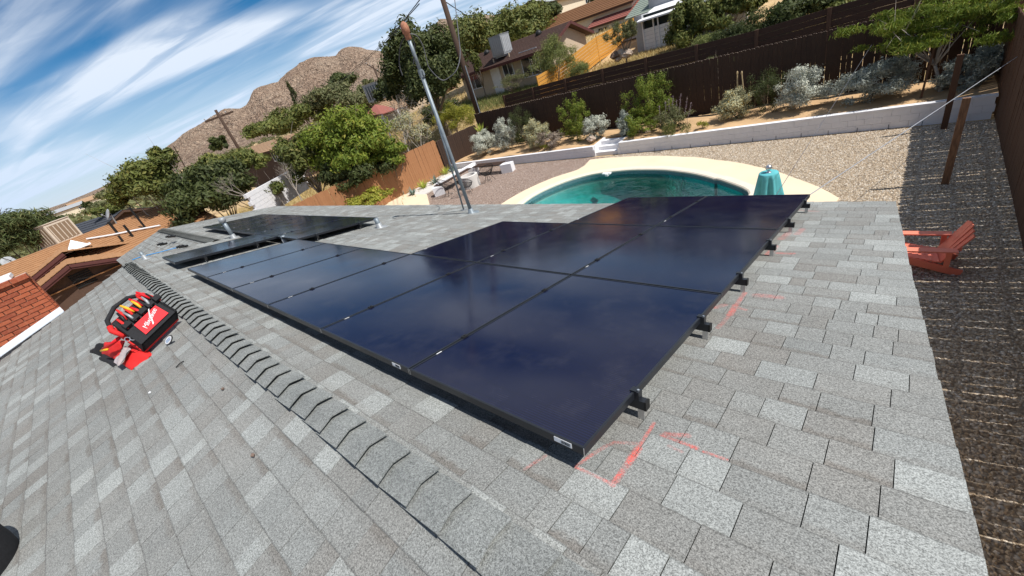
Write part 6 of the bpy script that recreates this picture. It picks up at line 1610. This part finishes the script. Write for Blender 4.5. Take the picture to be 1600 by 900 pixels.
# --- trees beyond the yard: u, v, range, half w, half h, leaf, count, leaf size, label, kwargs
TREES = [
 (30, 372, 36, 46, 40, 'pine', 16000, .17, 'bushy pine tree at the far left edge against the sky', dict(nclump=38, aspect=.16, crad=(.2, .34))),
 (28, 440, 34, 60, 26, 'pine', 9000, .17, 'lower dark pine mass behind the orange roof at the left edge', dict(nclump=22, aspect=.2)),
 (232, 292, 31, 56, 42, 'mid', 15000, .12, 'open leafy tree left of the big left tree, sky through its top', dict(nclump=42, crad=(.16, .30), bark='bark_pale', droop=.4)),
 (262, 246, 31, 24, 20, 'mid', 2600, .12, 'thin upper tree branches with few leaves against the hill', dict(nclump=12, crad=(.16, .3), bark='bark_pale')),
 (330, 305, 28, 64, 40, 'dark', 20000, .12, 'big dense dark green tree right behind the far roof end', dict(nclump=46, crad=(.2, .36), droop=.5)),
 (365, 262, 29, 55, 24, 'mid', 8000, .11, 'upper green crown behind the dense dark tree, branches bare in places', dict(nclump=30, crad=(.14, .28), bark='bark_pale')),
 (424, 300, 26, 22, 14, 'mid', 1300, .10, 'sparse branches hanging over the white wall at the roof end', dict(nclump=12, crad=(.2, .4), bark='bark_pale', twigs=6)),
 (478, 255, 27, 46, 42, 'mid', 9000, .10, 'half bare tree with grey twigs left of the wide bright tree', dict(nclump=40, crad=(.12, .26), bark='bark_pale', twigs=8, nl=14)),
 (545, 232, 24.6, 70, 46, 'bright', 26000, .10, 'wide bright green tree overhanging the cedar fence', dict(nclump=60, crad=(.16, .30), droop=.6, trunk=.16)),
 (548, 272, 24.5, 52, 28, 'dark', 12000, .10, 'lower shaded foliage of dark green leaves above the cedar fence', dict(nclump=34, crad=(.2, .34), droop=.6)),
 (605, 247, 24.5, 36, 17, 'bright', 9000, .085, 'low bright green spray of foliage at the top of the cedar fence', dict(nclump=26, crad=(.2, .34), droop=.5)),
 (420, 205, 60, 40, 14, 'mid', 6000, .22, 'row of green bushes behind the long tan roof', dict(nclump=26)),
 (345, 228, 62, 14, 12, 'dark', 1600, .22, 'small dark round tree left of the utility pole', dict(nclump=12)),
 (470, 185, 62, 40, 20, 'mid', 7000, .22, 'green tree mass below the rocky mountain, left one', dict(nclump=26)),
 (460, 150, 64, 5, 17, 'dark', 900, .16, 'narrow dark cypress against the mountain', dict(nclump=14, aspect=.25)),
 (520, 155, 60, 38, 20, 'olive', 7000, .20, 'olive green tree below the round dark tree', dict(nclump=28)),
 (530, 132, 66, 23, 12, 'dark', 4500, .22, 'round dark green tree in front of the mountain', dict(nclump=18, crad=(.3, .45))),
 (560, 160, 58, 32, 18, 'olive', 5000, .20, 'olive tree left of the grey roof cooler', dict(nclump=22)),
 (577, 132, 80, 9, 7, 'olive', 700, .25, 'tiny bush at the mountain foot by the distant pole', dict(nclump=8)),
 (668, 118, 33, 60, 62, 'dark', 34000, .14, 'huge dark green tree behind the mast', dict(nclump=70, crad=(.16, .30), trunk=.3)),
 (608, 145, 36, 20, 22, 'dark', 5000, .14, 'dark green tree edge left of the mast', dict(nclump=20)),
 (735, 78, 48, 48, 40, 'mid', 16000, .18, 'tall leafy tree between the big pole and the brown house', dict(nclump=46)),
 (815, 48, 52, 52, 30, 'mid', 15000, .20, 'broad green tree rising behind the brown roof ridge', dict(nclump=44)),
 (858, 22, 56, 20, 14, 'dark', 3000, .2, 'dark tree above the broad green tree near the top edge', dict(nclump=16)),
 (832, 8, 70, 6, 8, 'dark', 700, .2, 'small dark conifer on the skyline', dict(nclump=8, aspect=.25)),
 (712, 186, 25, 34, 24, 'yellow', 9000, .075, 'yellow green feathery bush at the foot of the big pole', dict(Y=19.6, nclump=34, crad=(.14, .28), aspect=.2, droop=.5, bark='bark_pale')),
 (690, 176, 29, 34, 16, 'dark', 4500, .11, 'dark bush under the huge tree beside the mast', dict(Y=24.5, nclump=18)),
 (868, 96, 23.6, 36, 30, 'willow', 12000, .075, 'grey green willow like shrub in front of the brown house', dict(Y=23.6, nclump=40, aspect=.16, crad=(.16, .3), bark='bark_pale')),
 (905, 112, 22.5, 22, 16, 'willow', 4000, .07, 'lower grey green shrub right of the willow like one', dict(Y=22.4, nclump=18, aspect=.16)),
 (800, 128, 24, 28, 12, 'olive', 2200, .08, 'wispy olive weeds in front of the beige house wall', dict(Y=25.6, nclump=22, aspect=.15, crad=(.14, .3))),
 (972, 56, 27, 24, 24, 'olive', 4200, .085, 'thin leaved bush in front of the orange fence', dict(Y=26.0, nclump=34, crad=(.10, .22), aspect=.2, nl=16, bark='bark')),
 (1082, 45, 25.5, 42, 42, 'mid', 12000, .10, 'leafy green tree in front of the white porch', dict(Y=26.6, nclump=42, crad=(.14, .28), droop=.5)),
 (1145, 15, 27, 40, 26, 'mid', 8000, .11, 'green tree at the top edge right of the porch', dict(Y=27.0, nclump=30, crad=(.16, .3), droop=.5)),
 (1165, 62, 22.2, 50, 28, 'dark', 14000, .075, 'dense dark green bush rising over the long fence', dict(Y=22.2, nclump=40, aspect=.25, crad=(.18, .32))),
 (1105, 75, 22.6, 34, 18, 'willow', 5000, .075, 'grey green bush over the fence left of the dense one', dict(Y=22.6, nclump=24, aspect=.2)),
 (1190, 82, 21.5, 30, 14, 'mid', 4500, .075, 'mid green sprays in front of the dense bush on the fence', dict(Y=21.7, nclump=20, aspect=.2)),
 (1262, 12, 26, 46, 22, 'dark', 9000, .11, 'dark tree at the top edge behind the board fence', dict(Y=24.0, nclump=30)),
 (1345, 6, 26, 40, 14, 'mid', 6000, .11, 'green tree top beyond the board fence above the small tree', dict(Y=24.0, nclump=24)),
 (575, 312, 22.3, 34, 10, 'yellow', 5000, .07, 'yellow green bush behind the far roof edge at the cedar fence', dict(nclump=22, crad=(.2, .34))),
 (185, 300, 70, 22, 10, 'olive', 1800, .25, 'olive bush on the slope left of the open tree', dict(nclump=12)),
 (160, 322, 60, 20, 8, 'olive', 1500, .22, 'olive bush beyond the slate roof', dict(nclump=12)),
 (172, 330, 46, 20, 10, 'mid', 1800, .16, 'green bush right beside the slate roof', dict(nclump=12)),
 (82, 345, 80, 14, 5, 'dark', 900, .25, 'dark low bush between pine and cooler', dict(nclump=8)),
 (137, 321, 110, 5, 4, 'dark', 300, .5, 'lone dark tree dot on the far slope', dict(nclump=6)),
 (745, 100, 32, 10, 20, 'mid', 1200, .1, 'small tree between the pole and the brown house wall', dict(Y=26.3, nclump=10)),
 (1040, 118, 21.0, 14, 8, 'olive', 900, .06, 'dry olive shrub between the two back fences', dict(Y=19.6, nclump=10, aspect=.2)),
 (1125, 96, 21.0, 20, 10, 'olive', 1200, .06, 'tan green shrub poking over the long fence', dict(Y=19.6, nclump=12, aspect=.2)),
]
for k, (u, v, r_m, ru, rv, leaf, n, size, lab, kw) in enumerate(TREES):
    px_tree('tree' if n > 2500 else 'bush', lab, u, v, r_m, ru, rv, leaf, n, size, seed=300 + k, cat='tree' if n > 2500 else 'bush', **kw)
# bare grey trees between the cedar fence and the red roof
def bare_tree(label, base, h, seed, mat='bark_pale', n=9):
    r_ = np.random.default_rng(seed); root = thing('bare_tree', label, 'tree', base, 'bare trees beyond the cedar fence'); base = np.asarray(base, float)
    def grow(p, d, L, rad, lev, mb):
        q = p + d * L; mb.tube([p, p + d * L * .5 + r_.normal(0, .04, 3) * L, q], [rad, rad * .8, rad * .55], 5)
        if lev:
            for _ in range(3):
                d2 = d + r_.normal(0, .5, 3) + [0, 0, .12]; d2 /= np.linalg.norm(d2); grow(q, d2, L * r_.uniform(.55, .8), rad * .55, lev - 1, mb)
    mb = MB(); mb.tube([base - [0, 0, .3], base + [0, 0, h * .25]], [h * .018, h * .013], 8); mb.build('trunk', MAT[mat], root)
    for k in range(n // 2):
        mb = MB(); d = r_.normal(0, .55, 3) + [0, 0, 1]; d /= np.linalg.norm(d); grow(base + [0, 0, h * .22], d, h * .33, h * .008, 3, mb); mb.build('limb', MAT[mat], root)
for (u, v, r_m, h, lab, sd_) in ((640, 215, 29, 3.3, 'bare grey branching tree left of the mast', 1), (665, 225, 27, 2.6, 'bare twisted tree directly behind the mast', 2), (648, 180, 33, 2.6, 'bare pale tree in front of the dark huge tree', 3), (470, 285, 25, 2.0, 'bare grey branches low above the far roof end', 4), (392, 292, 26, 1.8, 'bare pale branches in front of the white wall', 5), (680, 165, 31, 2.8, 'bare twigs under the huge dark tree', 6)):
    b = Pr(u, v + 25, r_m); b[2] = max(b[2], .05); bare_tree(lab, b, h, sd_)
# pale dry shrub mass (bleached flower heads)
for (u, v, ru, rv, lab) in ((620, 200, 30, 16, 'bleached cream coloured dry shrub beyond the cedar fence'), (655, 212, 18, 12, 'small pale dry shrub behind the mast')):
    px_tree('bush', lab, u, v, 30, ru, rv, 'silveryellow', 5000, .06, nclump=26, seed=int(u), cat='bush', bark='bark_pale')
# agaves and strappy plants along the cedar fence
def agave(p, h, nleaf, mat, label, seed, wd=.05):
    r_ = np.random.default_rng(seed); root = thing('agave', label, 'plant', p); p = np.asarray(p, float)
    for k in range(nleaf):
        a = 2.4 * k; el_ = r_.uniform(.35, 1.35); d = np.array([math.cos(a) * math.cos(el_), math.sin(a) * math.cos(el_), math.sin(el_)]); sd2 = np.cross(d, [0, 0, 1.0]); sd2 /= np.linalg.norm(sd2); L = h * r_.uniform(.75, 1.1)
        up = np.cross(sd2, d); m1 = p + d * L * .45 - up * .01
        V = [p - sd2 * wd * .5, p + sd2 * wd * .5, m1 + sd2 * wd, p + d * L - [0, 0, L * .08], m1 - sd2 * wd, p + up * -.02, m1 - up * .03]
        mb = MB(); mb.add(V, [(0, 1, 2, 4), (4, 2, 3), (0, 4, 6, 5), (5, 6, 2, 1), (4, 3, 6), (6, 3, 2)]); mb.build('leaf', mat, root)
MAT['agave'] = simple('blue_green_agave', (0.15, 0.21, 0.17), .6, .15); MAT['agave_y'] = simple('yellow_green_blades', (0.36, 0.40, 0.06), .6, .15)
for (u, v, h, m_, lab, n_) in ((646, 305, .55, 'agave', 'blue green agave at the corner near the cream slab', 16), (680, 286, .6, 'agave', 'blue green agave in the middle of the pale edging', 16), (662, 294, .62, 'agave_y', 'yellow green strappy plant between the two agaves', 26), (697, 272, .62, 'agave_y', 'yellow green strappy plant at the fence corner behind the bench', 22), (707, 268, .5, 'agave', 'small agave at the fence corner by the shrubs', 14), (752, 208, .7, 'agave_y', 'green fan leaved plant at the left end of the bed', 20)):
    p = Zp(u, v, .05) if v > 220 else Yp(u, v, 17.4); agave(p, h, n_, MAT[m_], lab, int(u), .045 if m_ == 'agave' else .025)

# white block wall seen between the left trees, boulders, dry grass
ww = thing('white_wall', 'sunlit white block wall seen between the trees at the far roof end', 'wall', Pr(430, 300, 27))
A0, A1 = Pr(400, 330, 24.5), Pr(478, 291, 29); A0[2] = A0[2]; dd = A1 - A0; dd[2] = 0; L = np.linalg.norm(dd); dd /= L
for r__ in range(7):
    for k in range(int(L / .4) + 1):
        o0 = A0 + dd * (k * .4 + (.2 if r__ % 2 else 0)) + [0, 0, -.5 + .2 * r__]
        mb = MB(); mb.obox(o0, dd * .392, np.cross([0, 0, 1.0], dd) * .15, np.array([0, 0, .192])); mb.build('block', MAT['block_white'], ww)
def boulder(p, s, m_, label, seed):
    r_ = np.random.default_rng(seed); mb = MB(); mb.ball(p, (s, s * .8, s * .6), 10, 7); V = np.array(mb.v); V = p + (V - p) * (1 + r_.normal(0, .13, (len(V), 1))); mb.v = [tuple(q) for q in V]; o = mb.build('boulder', MAT[m_]); tag(o, label, 'boulder')
for k, (u, v, s, m_, lab) in enumerate([(962, 86, .35, 'rock_dark', 'dark boulder left of the pile by the orange fence bush'), (970, 82, .3, 'rock', 'pale boulder in the middle of the pile by the orange fence bush'), (978, 84, .4, 'rock', 'pale boulder right in the pile by the orange fence bush'), (966, 92, .25, 'rock', 'small pale boulder below the pile'), (924, 217, .22, 'rock', 'pale round stone under the silvery shrub by the steps'), (1012, 205, .12, 'rock', 'small stone in the bed right of the steps')]):
    p = Yp(u, v, 26) if v < 150 else Yp(u, v, 16.6); boulder(p, s, m_, lab, k)
# dry grass (nobody could count it)
def dry_grass(name, n, region, h, leaf, label, seed):
    r_ = np.random.default_rng(seed); xy = region(r_, n); z = GZ(xy[:, 0], xy[:, 1])
    hh = h * r_.uniform(.5, 1.3, n); a = r_.uniform(0, 6.28, n); w = .012 + .02 * r_.random(n); ln = r_.normal(0, .35, (n, 2)) * hh[:, None]
    dx = np.stack([np.cos(a), np.sin(a), 0 * a], 1) * w[:, None]; B = np.c_[xy, z - .03]; T = B + np.c_[ln, hh]
    V = np.stack([B - dx, B + dx, T], 1); tn = np.repeat(np.c_[r_.random((n, 3)), np.ones(n)], 3, axis=0)
    o = mesh_np(name, V.reshape(-1, 3), np.arange(3 * n).reshape(-1, 3), LEAF[leaf], None, tn); tag(o, label, kind='stuff')
def reg(x0, x1, y0, y1, patch=.9):
    def f(r_, n):
        c = np.c_[r_.uniform(x0, x1, n // 60 + 1), r_.uniform(y0, y1, n // 60 + 1)]; k = r_.integers(0, len(c), n); return c[k] + r_.normal(0, patch, (n, 2))
    return f
dry_grass('dry_grass', 45000, reg(-15.5, -2, 21.2, 27.5), .22, 'straw', 'dry yellow grass in front of the white porch house', 1)
dry_grass('dry_grass', 60000, reg(-44, -20.8, 6, 30, 1.2), .30, 'straw', 'dry yellow grass beyond the cedar fence', 2)
dry_grass('dry_weeds', 12000, reg(-30, -17, 24.5, 26.8, .5), .35, 'willow', 'green weeds in front of the brown house', 3)
dry_grass('dry_grass', 30000, reg(-80, -15, 34, 70, 2.0), .4, 'straw', 'dry grass on the upper slope between the houses', 4)
# far scrub dotted over the plain and mountain foot (reads as one mass)
r_ = np.random.default_rng(9); n = 2600
az_ = r_.uniform(math.radians(95), math.radians(200), n); rd = 75 * (330 / 75) ** r_.random(n) * 1.0
X_, Y_ = CAM[0] + rd * np.cos(az_), CAM[1] + rd * np.sin(az_); s_ = r_.uniform(.5, 1.9, n)
q = r_.normal(0, 1, (n, 26, 3)) * np.array([1, 1, .6]) * .55; C3 = np.stack([X_, Y_, GZ(X_, Y_) + s_ * .6], 1)[:, None] + q * s_[:, None, None]
N3 = q / (np.linalg.norm(q, axis=2)[..., None] + 1e-9)
V = leaves(C3.reshape(-1, 3), N3.reshape(-1, 3), 1.0, .5, r_) ; V = V.reshape(n, 26, 4, 3); ctr = C3[:, :, None]; V = ctr + (V - ctr) * (.42 * s_)[:, None, None, None]
tn = np.repeat(np.c_[np.repeat(r_.random(n), 26), r_.random((n * 26, 2)), np.ones(n * 26)], 4, axis=0)
o = mesh_np('far_scrub', V.reshape(-1, 3), np.arange(n * 26 * 4).reshape(-1, 4), LEAF['olive'], None, tn); tag(o, 'olive desert scrub dotted over the far plain', kind='stuff')
